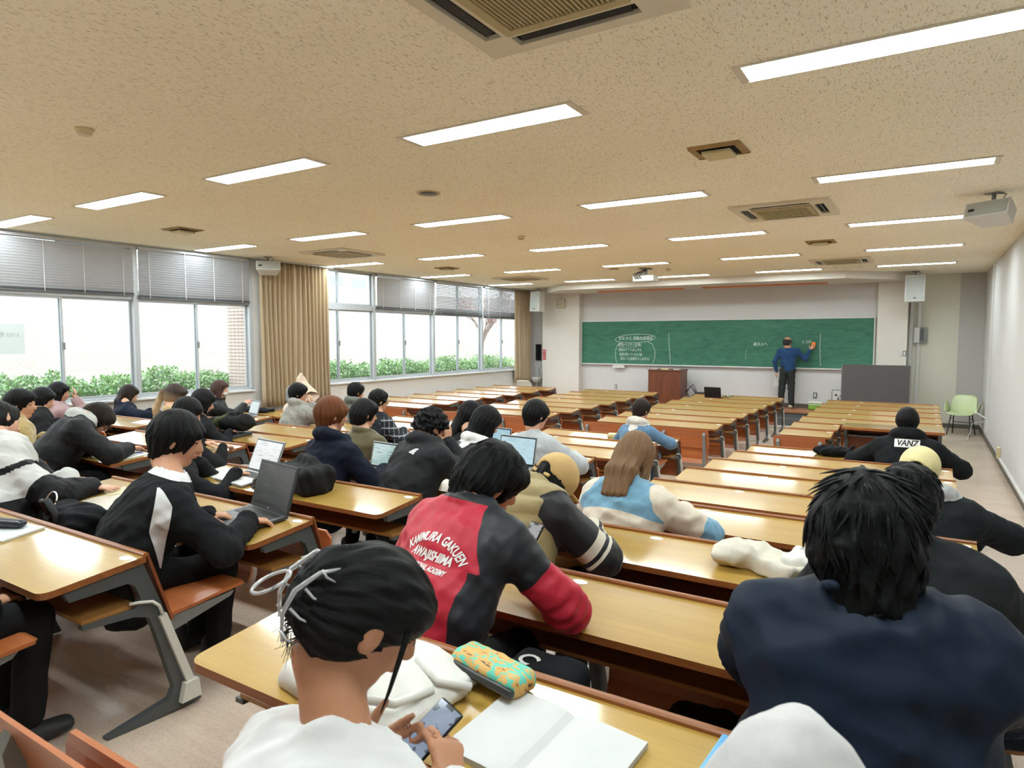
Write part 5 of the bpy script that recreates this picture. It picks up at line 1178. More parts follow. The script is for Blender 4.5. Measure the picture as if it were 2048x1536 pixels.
P['knit'] = person('person with glasses wrapped in a grey knitted hooded poncho', 6, (-7.222, 6.10, 1.236), (-7.160, 6.00, 1.070), (-42, 6, 0), -16, skin=0, top=cloth('grey_marl_knit', srgb(140, 138, 132), (), .95, .35, 60, 200, .6), puff=.045, wid=1.05, hood=dict(r=.05, drop=.1, lift=.04), hair=dict(style='short', mat=HB, seed=26, th=1.6, cover_ears=True), hands=(hz(-7.02, 6.14, 1.08, d=(0, .2, 1), n=(-.8, -.4, 0), curl=.5, hint=(.6, .3, -1)), None), ht=.013); glasses(P['knit'], M['frame_lt'])
P['headA'] = person('person with sleek black hair right behind the black laptop user', 3, (-5.704, 3.55, 1.310), (-5.60, 3.42, 1.13), (-36, 24, 0), -10, skin=0, top=cloth('black_wool', BLK), hair=dict(style='bob', mat=HB, seed=27, th=1.5), ht=.014)
P['headB'] = person('person with long black hair tied low, beside the ponytail student', 4, (-6.80, 4.42, 1.285), (-6.74, 4.30, 1.10), (-25, 22, 0), -5, skin=0, top=cloth('dark_wool', BLK), hair=dict(style='bob', mat=HB, seed=28, th=1.4), ht=.014)
P['pony'] = person('person in a white jacket with a long two tone ponytail', 4, (-7.315, 4.42, 1.326), (-7.243, 4.30, 1.165), (-40, 14, 0), -15, skin=0, top=cloth('white_fleece', (.62, .61, .59), [('col', srgb(176, 148, 108))], .95, .05, 40, 260, .4), puff=.03, collar=dict(t=.035, r=.015), regions={'col': lambda V, c: np.linalg.norm(V - c['N'] - c['fwd'] * .03 - c['axis'] * .035, axis=1) - .125}, hair=dict(style='pony', mat=HTWO, seed=29, L=.40, sway=(-.14, .0)), ht=.013)
P['tan'] = person('person in a tan sherpa jacket looking towards the chalkboard', 2, (-6.919, 2.72, 1.396), (-6.850, 2.62, 1.240), (-46, 4, 0), -20, skin=1, top=cloth('tan_sherpa', srgb(156, 134, 84), (), .98, .16, 90, 160, .9, .5), puff=.035, wid=1.15, hair=dict(style='short', mat=HB, seed=30, h=.0065, th=1.3, nape=-.06), ht=.011)
P['greyhood'] = person('person in a black bomber jacket with pale grey hood, writing', 2, (-6.066, 2.95, 1.300), (-5.965, 2.74, 1.325), (-40, 48, 8), -28, hip=(-5.98, 2.46), skin=1, top=cloth('black_bomber', (.017, .019, .021), [('hd', (.40, .40, .38))], .6, .06, 10, 400, .12), puff=.035, wid=1.15, hood=dict(r=.05, drop=.12, lift=.02), regions={'hd': hood_region}, hair=dict(style='full', mat=HD, seed=31, h=.007, nape=-.08), hands=(hz(-5.72, 3.02, 1.06, hint=(1, -.2, -.6)), None), ht=.010); glasses(P['greyhood'])
# --- by the windows
P['angel'] = person('person in a navy sweatshirt with pale lettering leaning on the window side desk', 5, (-9.779, 5.20, 1.180), (-9.691, 5.05, 1.045), (-20, 24, -8), -30, skin=0, top=cloth('navy_sweat', (.013, .020, .042)), puff=.03, hair=dict(style='long', mat=HD, seed=32, L=.26), collar=dict(t=.022, r=.014), hands=(hz(-9.30, 5.35, .91, hint=(1, -.4, -.2)), None), ht=.013)
P['mauve'] = person('person in a mauve sweater with a hand at the face, by the hedge window', 4, (-9.579, 4.20, 1.284), (-9.540, 4.10, 1.118), (-40, 10, 0), -20, skin=0, top=cloth('mauve_knit', srgb(150, 122, 124)), puff=.03, hair=dict(style='bob', mat=HB, seed=33), hands=(hz(-9.44, 4.33, 1.19, d=(0, .1, 1), n=(-.6, -.8, 0), curl=.4, hint=(.6, .4, -1)), None), ht=.013)
P['dark25'] = person('person with long black hair and dark coat between tan jacket and mauve sweater', 3, (-8.596, 3.60, 1.289), (-8.510, 3.50, 1.145), (-40, 18, 0), -20, skin=0, top=cloth('black_coat', BLK), puff=.03, hair=dict(style='long', mat=HB, seed=34, L=.24), ht=.013)
P['longbrown'] = person('person with long reddish brown hair and face mask in a black jacket by the window', 6, (-8.953, 6.10, 1.227), (-8.967, 6.02, 1.045), (-55, 4, 0), -45, skin=0, top=cloth('black_satin', (.016, .018, .020), (), .45), puff=.03, hair=dict(style='long', mat=HPK, seed=35, L=.48, sway=(-.10, -.06)), hands=(hz(-8.70, 6.32, .98, d=(.2, .6, .5), n=(0, 1, 0)), None), ht=.013)
F = Field(V3(-.09, -.02, -.14), V3(.09, .16, .04), .006); F.ell((0, .050, -.056), (.054, .062, .042), k=0); F.ell((0, .03, -.055), (.056, .06, .05), k=.004, mode='cut'); Vm, Qm = F.nets(); q = P['longbrown']
link('face_mask', np_mesh('face_mask', (q['R'] @ (Vm * 1.07).T).T + q['H'] - q['root'], Qm, M['white']), q['o'])
def cream_drape(F, c):
    r = c['root']; pk = V3(-9.0, 7.66, 1.34) - r
    F.cap(c['sh'][0], pk, .085, .035, .03); F.ecap(pk + V3(0, 0, -.03), V3(-8.5, 7.66, .74) - r, (0, 1, 0), (.05, .03), (.30, .08), .06); F.ecap(pk + V3(0, 0, -.05), V3(-9.15, 7.64, .78) - r, (0, 1, 0), (.05, .035), (.16, .12), .05); F.ecap(pk + V3(-.01, 0, -.01), pk + V3(.0, 0, .03), (1, 0, 0), (.05, .03), (.05, .03), .01)
P['cream'] = person('person lifting a cream coat into a peak in front of the wide curtain', 8, (-9.291, 7.75, 1.042), (-9.20, 7.65, .86), (-20, 10, 0), 0, skin=0, top=cloth('cream_wool', srgb(206, 186, 166)), puff=.03, extra_top=cream_drape, hair=dict(style='bob', mat=hair_mat('hair_grey', (.12, .12, .12), (.34, .33, .33)), seed=36), hands=(hz(-9.0, 7.66, 1.30, nohand=True, hint=(1, 0, 0)), None), ht=.014, name_top='coat')
# --- cut off by the frame
P['jacket28'] = person('person in white and black jacket at the picture edge, hand flat on desk', 1, (-5.02, 1.85, 1.46), (-4.76, 1.72, 1.345), (10, 20, -30), -24, hip=(-4.45, 1.62), skin=0, top=cloth('black_white_nylon', (.013, .014, .016), [('wht', (.52, .52, .50))], .6, .06, 8, 400, .1), puff=.045, wid=1.2, ht=.010, hb=.009, hair=dict(style='short', mat=HB, seed=37), hands=(hz(-4.30, 2.04, 1.085, d=(.75, .6, -.02), n=(0, 0, -1), curl=.1, spread=.3, hint=(.7, -.6, -.3)), None), wamp=.007,
    regions={'wht': lambda V, c: np.where(np.abs(arm_t(V, c, 0) * .8 - ((V - c['sh'][0]) @ c['up']) * .9 - .085) < .022, 1.0, np.maximum(np.maximum(arm_t(V, c, 0) - .26, -.06 - (V - c['S']) @ c['right']), -((V - c['S']) @ c['up']) - .20))})
P['whitecap'] = person('person in a raised pale grey hood at the bottom edge', 0, (-.119, .85, 1.375), (-.11, .76, 1.22), (0, 30, 0), 0, hip=(-.1, .70), skin=1, top=cloth('pale_grey_fleece', (.46, .45, .44)), puff=.03, hair=None, hands=(None, None), hb=.011, ht=.011)
def hood_up(ps, mat):
    C, R, root = ps['H'], ps['R'], ps['root']; F = Field(V3(-.2, -.26, -.26), V3(.2, .2, .22), .008)
    F.ell((0, -.02, .03), (.108, .125, .112), k=.02); F.cap((0, -.03, .135), (0, -.06, .10), .02, .05, .06); F.ecap((0, -.05, -.02), (0, -.06, -.16), (1, 0, 0), (.11, .10), (.12, .10), .05); F.ell((0, .15, -.03), (.075, .12, .1), k=.01, mode='cut'); F.band(wrinkles(4, .004, .1)); V, Q = F.nets()
    link('hood', np_mesh('hood', (R @ V.T).T + C - root, Q, mat), ps['o'])
hood_up(P['whitecap'], bpy.data.materials['pale_grey_fleece'])
P['pants31'] = person('person in black at the corner desk, only the legs in view', 0, (-3.02, .95, 1.55), (-2.98, .83, 1.38), (0, 20, 0), 0, hip=(-2.96, .72), hands=(hz(-2.88, 1.0, 1.02), hz(-3.08, 1.0, 1.02)), skin=1, top=cloth('black_jersey', BLK), hair=dict(style='short', mat=HB, seed=39), ht=.014)

# claw clip and tied hair of the nearest person
def clip_hair():
    ps = P['clip']; C, R, root = ps['H'], ps['R'], ps['root']; sc = 1.1
    F = Field(V3(-.16, -.22, -.2), V3(.16, .18, .2), .0055)
    F.ell((0, -.014, .034), (.086, .106, .099), k=0); F.ell((0, -.045, -.015), (.084, .084, .092), k=.02); F.ell((0, .04, .05), (.08, .066, .055), k=.02); F.ell((-.012, -.115, .0), (.045, .036, .078), k=.04)
    F.ell((0, .140, -.075), (.082, .105, .112), k=.012, mode='cut'); 
    for sx in (-1, 1): F.ell((sx * .10, .012, -.042), (.032, .028, .042), k=.01, mode='cut')
    F.plane_cut(V3(0, -.55, -1) / 1.141, .118, .012)
    def disp(Pq):
        a = np.arctan2(Pq[:, 0], Pq[:, 2] + .02); r = np.linalg.norm(Pq[:, [0, 2]], axis=1); return .0022 * (np.sin(a * 21 + 3 * Pq[:, 1] * 20) + .6 * np.sin(a * 37))
    F.band(disp); V, Q = F.nets(); mb = MB()
    for sx in (1, -1): mb.tube([(sx * .080, .045, .03), (sx * .092, .055, -.02), (sx * .090, .07, -.07), (sx * .078, .085, -.115)], [.006, .005, .0035, .001], 5)
    g = np.random.default_rng(2)
    for i in range(26):
        x = g.uniform(-.06, .05); mb.tube([(x, -.09, -.05), (x * 1.1, -.105 - g.uniform(0, .02), -.08), (x * 1.2 + g.normal(0, .01), -.10 + g.normal(0, .01), -.11)], [.0016, .0012, .0004], 3)
    VV = np.array(mb.v); QQ = np.array([f for f in mb.f if len(f) == 4]); Q = np.concatenate([Q, QQ + len(V)]); V = np.concatenate([V, VV])
    su = np.arctan2(V[:, 0], V[:, 2] + .02); sv = V[:, 1]; W_ = (R @ (V * sc).T).T + C - root
    link('hair', np_mesh('hair', W_, Q, HB, True, {'su': su, 'sv': sv}), ps['o'])
    T_ = lambda x, y, z: tuple(C + R @ (sc * V3(x, y, z)) - root)
    k = NT('clear_plastic'); k.set(Roughness=.08); k.b.inputs['Base Color'].default_value = (.8, .8, .82, 1); k.b.inputs['Transmission Weight'].default_value = .55; k.b.inputs['Specular IOR Level'].default_value = .8; clear = k.m
    cl = MB(); T0 = T_; T_ = lambda x, y, z: T0(x, y, z - .022)
    for sx in (-1, 1):
        cl.tube([T_(-.012 + sx * .045, -.105, .085), T_(-.012 + sx * .050, -.135, .065), T_(-.012 + sx * .048, -.155, .02), T_(-.012 + sx * .044, -.150, -.025), T_(-.012 + sx * .048, -.125, -.065)], [.003, .0045, .005, .0045, .003], 8)
        for z in (.07, .03, -.01, -.05): cl.tube([T_(-.012 + sx * .050, -.148 + abs(z) * .2, z), T_(-.012 + sx * .062, -.125, z - .004), T_(-.012 + sx * .058, -.10, z - .006)], [.0032, .0026, .0015], 6)
    cl.tube([T_(-.012 + .030 * math.cos(a), -.185 + .02 * math.sin(a), .0 + .028 * math.sin(a)) for a in np.linspace(0, 2 * PI, 18)], .0036, 8)
    o = cl.obj('claw_clip', clear, ps['o'], True); o['label'] = 'clear plastic claw clip'
clip_hair()
# ================================================================== lettering on clothes
def decal(ps, part, pts2d, faces, centre, mat, name, tilt=0.0, off=.003):
    """lay flat lettering (x right, z up, metres) onto the back of a garment"""
    g = [c for c in ps['o'].children if c.name.split('.')[0] == part][0]
    me = g.data; bv = BVHTree.FromPolygons([v.co[:] for v in me.vertices], [p.vertices[:] for p in me.polygons])
    right, axis, fwd = ps['right'], ps['axis'], ps['fwd']; b = np.cross(axis, right); c, s = math.cos(tilt), math.sin(tilt); out = []
    base = V3(*centre) - ps['root']
    for x, z in pts2d:
        x, z = c * x - s * z, s * x + c * z
        o = base + right * x + axis * z - b * .35; h = bv.ray_cast(Vector(o), Vector(b), .8)
        p = np.array(h[0]) - b * off if h[0] is not None else o + b * .3
        out.append(p)
    m = bpy.data.meshes.new(name); m.from_pydata([tuple(p) for p in out], [], faces); m.materials.append(mat); return link(name, m, ps['o'])
def text2d(txt, size, width=None, arc=None, shear=.12, bold=.0, spacing=1.0):
    me = text_mesh(txt, size, 0, bold, shear, 'CENTER', spacing)
    bm = bmesh.new(); bm.from_mesh(me); bmesh.ops.triangulate(bm, faces=bm.faces[:]); bmesh.ops.subdivide_edges(bm, edges=[e for e in bm.edges if e.calc_length() > size * .35], cuts=1); bmesh.ops.triangulate(bm, faces=bm.faces[:]); bm.verts.index_update()
    co = [(v.co.x, v.co.y) for v in bm.verts]; fs = [[v.index for v in f.verts] for f in bm.faces]; bm.free()
    if width:
        w = max(c[0] for c in co) - min(c[0] for c in co); co = [(c[0] * width / w, c[1]) for c in co]
    if arc:
        r = arc; co = [((r + y) * math.sin(x / r), (r + y) * math.cos(x / r) - r) for x, y in co]
    return co, fs
white_print = plain('white_print', srgb(226, 222, 220), .6, var=.02)
q = P['red']; cen = q['S'] - q['axis'] * .10 + q['right'] * .035
co, fs = text2d('KAMIMURA GAKUEN', .042, .265, .155, .1, .0012); decal(q, 'jacket', [(x, z + .035) for x, z in co], fs, cen, white_print, 'lettering', -.06)
co, fs = text2d('AWAJISHIMA', .040, .165, None, .25, .0016); decal(q, 'jacket', [(x, z - .022) for x, z in co], fs, cen, white_print, 'lettering', -.06)
co, fs = text2d('PROFESSIONAL ACADEMY', .022, .165, None, .1, .0008); decal(q, 'jacket', [(x, z - .060) for x, z in co], fs, cen, white_print, 'lettering', -.06)
def dome():
    pts, fs = [], []
    for r0, r1 in ((.0, .018), (.022, .034), (.038, .050)):
        n = 10; o = len(pts)
        for i in range(n + 1):
            a = PI / 2 * i / n; pts += [(-r0 * math.cos(a), r0 * math.sin(a)), (-r1 * math.cos(a), r1 * math.sin(a))]
        fs += [(o + 2 * i, o + 2 * i + 1, o + 2 * i + 3, o + 2 * i + 2) for i in range(n)]
    return pts, fs
q = P['tnf']; pts, fs = dome(); decal(q, 'jacket', pts, fs, q['S'] - q['axis'] * .05 + q['right'] * .11, white_print, 'logo', -.15)
q = P['angel']; co, fs = text2d('ANGEL', .085, .20, None, 0, .002); decal(q, 'jacket', co, fs, q['S'] - q['axis'] * .12, plain('pale_blue_print', srgb(190, 206, 222), .7), 'lettering')
q = P['vanish']; sq = [(-.11 + .22 * i / 8, z) for z in (-.042, -.014, .014, .042) for i in range(9)]; fs = [(r * 9 + i, r * 9 + i + 1, r * 9 + 10 + i, r * 9 + 9 + i) for r in range(3) for i in range(8)]
cen = q['N'] - q['axis'] * .035; decal(q, 'jacket', sq, fs, cen, white_print, 'patch', 0, .004)
co, fs = text2d('VANZ', .085, .19, None, .2, .003); decal(q, 'jacket', co, fs, cen, M['black'], 'lettering', 0, .0065)
q = P['xi']; cen = q['S'] - q['axis'] * .03; co, fs = text2d('XI', .035, None, None, .2, .001); decal(q, 'sweatshirt', [(x + .02, z - .012) for x, z in co], fs, cen, plain('blue_print', srgb(66, 92, 156), .6), 'lettering')
decal(q, 'sweatshirt', [(-.045, .012), (.02, .012), (.02, .020), (-.045, .020)], [(0, 1, 2, 3)], cen, plain('yellow_print', srgb(206, 206, 70), .6), 'print')

# ================================================================== things on the desks
def on_desk(j, y): return .70 + .062 * (8.28 - YR(j)) + SLOPE * (y - YR(j))
def screen_mat(name, col, s=.8, lines=None):
    k = NT(name); k.set(Roughness=.15); k.b.inputs['Base Color'].default_value = (.02, .02, .02, 1)
    v = k.coord((1, 1, 1)); c = col
    if lines:
        n1 = k.noise(k.coord((2.5, 1, 60)), 3.0, 1); msk = k.ramp(n1, [(.60, (0, 0, 0)), (.64, (1, 1, 1))]); c = k.mix(msk, col, lines)
        k.l(c, k.b.inputs['Emission Color'])
    else: k.b.inputs['Emission Color'].default_value = tuple(col) + (1,)
    k.b.inputs['Emission Strength'].default_value = s; return k.m
def laptop(loc, rz, w, d, lid, ang, label, body, scr, deck=None, keys=True, slope=True, logo=None):
    t = thing('laptop', label, 'laptop', loc, rz); t.rotation_euler = (math.atan(SLOPE) if slope else 0, 0, rz)
    MB().bbox(-w / 2, w / 2, -d, 0, .002, .018, .004).obj('base', body, t); MB().box(-w / 2 + .006, w / 2 - .006, -d + .006, -.012, .0178, .0186).obj('deck', deck or body, t)
    if keys:
        kb = MB()
        for r in range(5):
            n = 14
            for i in range(n): x = -w / 2 + .03 + (w - .06) * (i + .5) / n; y = -.03 - r * .019; kb.cbox((x, y, .0195), ((w - .06) / n - .003, .016, .003))
        o = kb.obj('keyboard', M['black'], t); o['kind'] = 'stuff'
    MB().box(-.05, .05, -d + .015, -d + .085, .0186, .0190).obj('touchpad', M['frame'] if deck is None else body, t)
    l = MB().bbox(-w / 2, w / 2, -.004, .006, 0, lid, .003).obj('lid', body, t, False, (0, -.004, .014)); l.rotation_euler = (-(ang - PI / 2), 0, 0)
    MB().box(-w / 2 + .006, w / 2 - .006, -.0052, -.004, .008, lid - .006).obj('bezel', M['black'], l); MB().box(-w / 2 + .014, w / 2 - .014, -.0062, -.0052, .022, lid - .016).obj('screen', scr, l)
    if logo:
        me = text_mesh(logo, .011); me.materials.append(M['white']); link('lettering', me, l, (0, -.0068, .013), (PI / 2, 0, 0))
    return t
M['silver'] = plain('silver_alu', srgb(176, 178, 180), .35, .6, var=.02); M['darkgrey'] = plain('dark_grey_plastic', srgb(46, 50, 52), .45, var=.05)
laptop((-2.935, 2.27, on_desk(1, 2.27)), -.17, .385, .265, .255, math.radians(112), 'black laptop with dark screen used by the white striped sweatshirt', M['darkgrey'], screen_mat('screen_dark', (.010, .012, .013), .6, (.03, .032, .034)), plain('deck_grey', srgb(92, 96, 98), .4), True, True, 'DELL')
laptop((-3.60, 3.86, on_desk(3, 3.86)), -.10, .31, .215, .21, math.radians(108), 'silver laptop with greenish page in front of the navy hooded sweatshirt', M['silver'], screen_mat('screen_mac', (.30, .42, .40), .9, (.12, .17, .17)))
laptop((-4.04, 3.06, on_desk(2, 3.06)), -.14, .37, .25, .25, math.radians(118), 'grey laptop showing a white page beside the black bag', M['silver'], screen_mat('screen_page', (.62, .62, .60), .75, (.30, .30, .28)), M['white'])
laptop((-2.93, 4.76, on_desk(4, 4.76)), -.06, .38, .26, .25, math.radians(108), 'laptop with pale blue page in front of the white hooded jacket', M['silver'], screen_mat('screen_blue', (.40, .56, .62), .9, (.26, .38, .43)))
laptop((-3.70, 5.66, on_desk(5, 5.66)), -.05, .31, .22, .21, math.radians(105), 'laptop with teal page half hidden by long black hair', M['silver'], screen_mat('screen_teal', (.32, .50, .56), .9, (.15, .25, .45)))
laptop((-8.76, 6.52, on_desk(6, 6.52)), -.25, .33, .23, .22, math.radians(112), 'pale screened laptop by the window beside the curtain', M['silver'], screen_mat('screen_pale', (.55, .62, .64), .9, (.45, .52, .55)))
laptop((-3.93, 14.62, .70 + SLOPE * (14.62 - 15.05) + .005), PI, .36, .25, .25, math.radians(105), 'closed-back black laptop standing on the first row desk near the teacher', M['black'], screen_mat('screen_off', (.01, .01, .01), .1), slope=False)
cb_ = thing('cable_tangle', 'tangle of pale cables beside the laptop on the first row desk', 'cables', (-3.58, 14.85, .68))
for k in range(5): MB().tube([(.03 * k - .15 + .06 * math.cos(a * 1.3 + k), .05 * math.sin(a + k), .012 + .006 * k + .012 * math.sin(2 * a)) for a in np.linspace(0, 6, 20)], .006, 5).obj('cable', M['cream'] if k % 2 else M['black'], cb_, True)
def soft(name, label, cat, loc, build, lo, hi, h, mat, wr=(.004, .1), attrs=None, rz=0.0, cut_floor=True):
    F = Field(V3(*lo), V3(*hi), h); build(F); F.band(wrinkles(hash(label) % 1000 if False else len(label), wr[0], wr[1]))
    if cut_floor: F.plane_cut(V3(0, 0, -1), 0.0, .004)
    V, Q = F.nets(); o = link(name, np_mesh(name, V, Q, mat, True, attrs(V) if attrs else None), None, loc, (0, 0, rz)); return tag(o, label, cat)
canvas = cloth('white_canvas', (.66, .65, .60), (), .9, .04, 10, 350, .3)
# white bag beside the phone user
wb_ = soft('canvas_bag', 'white canvas bag lying flat with straps on the nearest desk', 'bag', (-1.17, 1.23, on_desk(0, 1.2)), lambda F: (F.rbox((0, 0, .02), (.23, .17, .03), .03), F.ell((.05, .02, .05), (.16, .12, .035), k=.04), F.ell((-.13, -.08, .04), (.09, .09, .05), k=.04)), (-.32, -.26, -.02), (.32, .26, .14), .008, canvas, (.0055, .13), rz=-.12)
wb_.rotation_euler = (math.atan(SLOPE), 0, -.12)
for pts in ([(.02, -.10, .07), (.10, -.15, .085), (.18, -.10, .07), (.20, .0, .06)], [(-.1, -.16, .05), (.0, -.19, .08), (.10, -.16, .08), (.06, -.09, .085), (-.03, -.10, .08), (-.1, -.16, .06)], [(.10, .05, .08), (.20, .02, .07), (.25, .08, .04)]):
    MB().tube(pts, .011, 6).obj('strap', canvas, wb_, True)
me = text_mesh('G', .045, 0, .001); me.materials.append(M['black']); link('lettering', me, wb_, (-.02, .115, .088), (0, 0, -.9))
k = NT('case_pattern'); k.set(Roughness=.6); n1 = k.noise(k.coord((1, 2.2, 1)), 26, 2, .5, .8); c = k.ramp(n1, [(.40, srgb(96, 190, 168)), (.46, srgb(206, 164, 92)), (.60, srgb(198, 150, 78)), (.66, srgb(84, 66, 58))], 'CONSTANT'); k.l(c, k.b.inputs['Base Color']); case_m = k.m
pc = soft('pencil_case', 'patterned yellow and turquoise pencil case with black zip edge', 'pencil case', (-.915, 1.375, on_desk(0, 1.375) + .002), lambda F: F.rbox((0, 0, .032), (.125, .05, .030), .026), (-.16, -.08, -.02), (.16, .08, .09), .007, case_m, (.002, .06), rz=-.24)
MB().tube([(-.122, -.052, .03), (0, -.056, .03), (.122, -.052, .03)], .011, 6).obj('zip_edge', M['black'], pc)
def notebook(loc, rz, w, d, label, th=.008):
    t = thing('open_notebook', label, 'notebook', loc, rz); t.rotation_euler = (math.atan(SLOPE), 0, rz)
    for s in (-1, 1):
        m = MB(); N = 10; prof = [(s * (w / 2) * i / N, th + .012 * math.sin(min(1, i / N * 2.2) * PI * .5) * (1 - .55 * i / N) - (.006 if i == 0 else 0)) for i in range(N + 1)]
        m.prism([(a, b) for a, b in prof] + [(s * w / 2, 0), (0, 0)], -d / 2, d / 2, axis='y'); m.obj('page', M['paper'], t)
    return t
notebook((-.675, 1.215, on_desk(0, 1.215) + .001), -.10, .37, .255, 'open blank white notebook on the nearest desk')
# phones
def phone(loc, rot, label, col=(.30, .38, .50), s=.55):
    t = thing('phone', label, 'phone', loc); t.rotation_euler = rot
    MB().bbox(-.037, .037, -.075, .075, -.004, .004, .006).obj('case', M['black'], t)
    k = NT('phone_screen'); k.set(Roughness=.12); n = k.noise(k.coord((1, 1.4, 1)), 38, 1); c = k.mix(k.ramp(n, [(.6, (0, 0, 0)), (.63, (1, 1, 1))]), col, tuple(x * .3 for x in col)); k.l(c, k.b.inputs['Emission Color']); k.b.inputs['Base Color'].default_value = (.02, .02, .02, 1); k.b.inputs['Emission Strength'].default_value = s
    MB().box(-.034, .034, -.071, .071, .004, .0046).obj('screen', k.m, t); MB().box(-.012, .012, .064, .071, .0046, .005).obj('notch', M['black'], t); return t
phone((-.842, 1.02, 1.185), (.55, .12, -.30), 'phone with lit bluish screen held by the nearest person')
phone((-1.245, 2.12, 1.235), (.9, 0, -.3), 'white edged phone held by the red jacket wearer', (.5, .5, .52), .5)
# folder and phone at the frame bottom
t = thing('plastic_folder', 'light blue plastic folder at the bottom edge of the photo', 'folder', (-.235, 1.285, on_desk(0, 1.285)), -.12); t.rotation_euler = (math.atan(SLOPE), 0, -.12)
MB().bbox(-.13, .13, -.14, .15, .001, .012, .003).obj('cover', plain('blue_plastic', srgb(110, 176, 222), .35, var=.03), t)
tag(MB().bbox(-.05, .05, -.09, .07, 0, .02, .006).obj('phone_case', M['black'], loc=(-.20, 1.27, on_desk(0, 1.27) + .014), rot=(math.atan(SLOPE), 0, -.5)), 'black phone case lying on the light blue folder', 'phone case')
# tote bag on desk and printed white bag
soft('tote_bag', 'crumpled cream tote bag lying on the desk beside the khaki vest', 'bag', (-.60, 3.0, on_desk(2, 2.9)), lambda F: (F.ell((-.06, -.05, .05), (.10, .14, .07), k=.04), F.rbox((.08, .02, .03), (.16, .11, .04), .03, None, .04)), (-.3, -.3, -.02), (.32, .24, .2), .009, cloth('cream_canvas', (.62, .58, .48), (), .9, .05), (.012, .12), rz=-.5)
pb = soft('printed_bag', 'white printed cloth bag beside the cream tote bag', 'bag', (-.36, 3.03, on_desk(2, 2.98)), lambda F: F.rbox((0, 0, .03), (.13, .12, .05), .03), (-.2, -.2, -.02), (.2, .2, .13), .009, canvas, (.006, .1), rz=-.2)
me = text_mesh('MSC', .05, 0, 0); me.materials.append(M['frame_lt']); link('lettering', me, pb, (-.03, .02, .087), (0, 0, 0))
# black bag and paper near the lone person on the aisle side
bb = soft('shoulder_bag', 'black shoulder bag lying on the desk beside the patch hoodie wearer', 'bag', (-.86, 8.12, on_desk(8, 8.08)), lambda F: (F.ell((0, 0, .05), (.19, .11, .075), k=.03), F.cap((.16, .02, .05), (.21, .03, .11), .035, .02, .03)), (-.28, -.2, -.02), (.32, .2, .2), .01, cloth('black_canvas', BLK), (.012, .1))
def sheet(label, x, y, j, w, d, rz, dz=.001, col=None, z=None):
    o = MB().box(-w / 2, w / 2, -d / 2, d / 2, 0, .0018).obj('paper_sheet', col or M['paper'], loc=(x, y, (on_desk(j, y) if z is None else z) + dz), rot=(math.atan(SLOPE), 0, rz)); return tag(o, label, 'paper')
sheet('white paper beside the patch hoodie wearer', -.50, 8.06, 8, .21, .28, -.1)
sheet('white paper under the denim jacket wearer arm', -2.80, 8.08, 8, .21, .28, -.2)
tag(MB().bbox(-.06, .06, -.09, .09, 0, .04, .004).obj('cream_book', M['cream'], loc=(-3.50, 8.15, on_desk(8, 8.1)), rot=(0, 0, .3)), 'thick cream book left of the denim jacket', 'book')
sheet('long pale sheet lying left of the denim jacket', -3.85, 8.08, 8, .45, .22, .0)
sheet('white paper under the bomber jacket wearer', -6.03, 2.98, 2, .30, .25, -.2); sheet('white paper near the empty seat of the bomber jacket desk', -5.66, 2.98, 2, .21, .29, -.05)
sheet('white sheet before the plaid shirt wearer', -5.66, 6.38, 6, .3, .22, .2)
sheet('clear plastic sheet on the desk left of the striped sweatshirt', -4.02, 2.04, 1, .34, .25, -.1, col=plain('clear_film', srgb(214, 204, 190), .2)); sheet('cream card under the flat hand', -4.19, 2.13, 1, .16, .12, -.3, col=M['cream'])
sheet('open pale page beside the chin resting person', -4.40, 2.98, 2, .28, .2, -.2)
sheet('white sheet on the window desk beside the ponytail', -8.62, 4.75, 4, .24, .2, .1); sheet('long white sheet on the window desk near the curtain', -9.2, 6.50, 6, .4, .2, .1); sheet('small white page near the curtain desk end', -8.9, 7.3, 7, .2, .2, .1)
yb = soft('paper_pouch', 'crumpled yellow paper pouch on the window side desk', 'pouch', (-9.60, 4.80, on_desk(4, 4.76)), lambda F: F.rbox((0, 0, .03), (.09, .05, .04), .015), (-.15, -.1, -.02), (.15, .1, .1), .01, plain('yellow_paper', srgb(206, 180, 116), .7), (.012, .06))
# books and pen
for i, (c_, w, lab) in enumerate(((M['darkgrey'], .23, 'dark grey book, lowest of the pile beside the light grey sweatshirt'), (M['paper'], .21, 'white book, middle of the pile beside the light grey sweatshirt'), (plain('pink_cover', srgb(220, 170, 176), .5), .20, 'pink and white book, topmost of the pile by the light grey sweatshirt'))):
    tag(MB().bbox(-w / 2, w / 2, -.13, .13, 0, .016, .003).obj('book', c_, loc=(-2.94, 5.60, on_desk(5, 5.55) + .004 + .0165 * i), rot=(math.atan(SLOPE), 0, -.35 + .15 * i)), lab, 'book')
tag(MB().tube([(-.075, 0, .008), (.065, 0, .008), (.078, 0, .008)], [.006, .006, .002], 8).obj('pen', M['black'], loc=(-2.74, 5.62, on_desk(5, 5.62)), rot=(0, 0, -.3)), 'black pen lying near the desk end beside the books', 'pen')
tag(MB().tube([(-.07, 0, .0), (.06, 0, .0), (.072, 0, 0)], [.004, .004, .001], 8).obj('pen', plain('blue_pen', srgb(40, 60, 140), .4), loc=(-5.70, 3.06, on_desk(2, 3.06) + .012), rot=(0, 0, .5)), 'blue pen near the bomber jacket sleeve', 'pen')
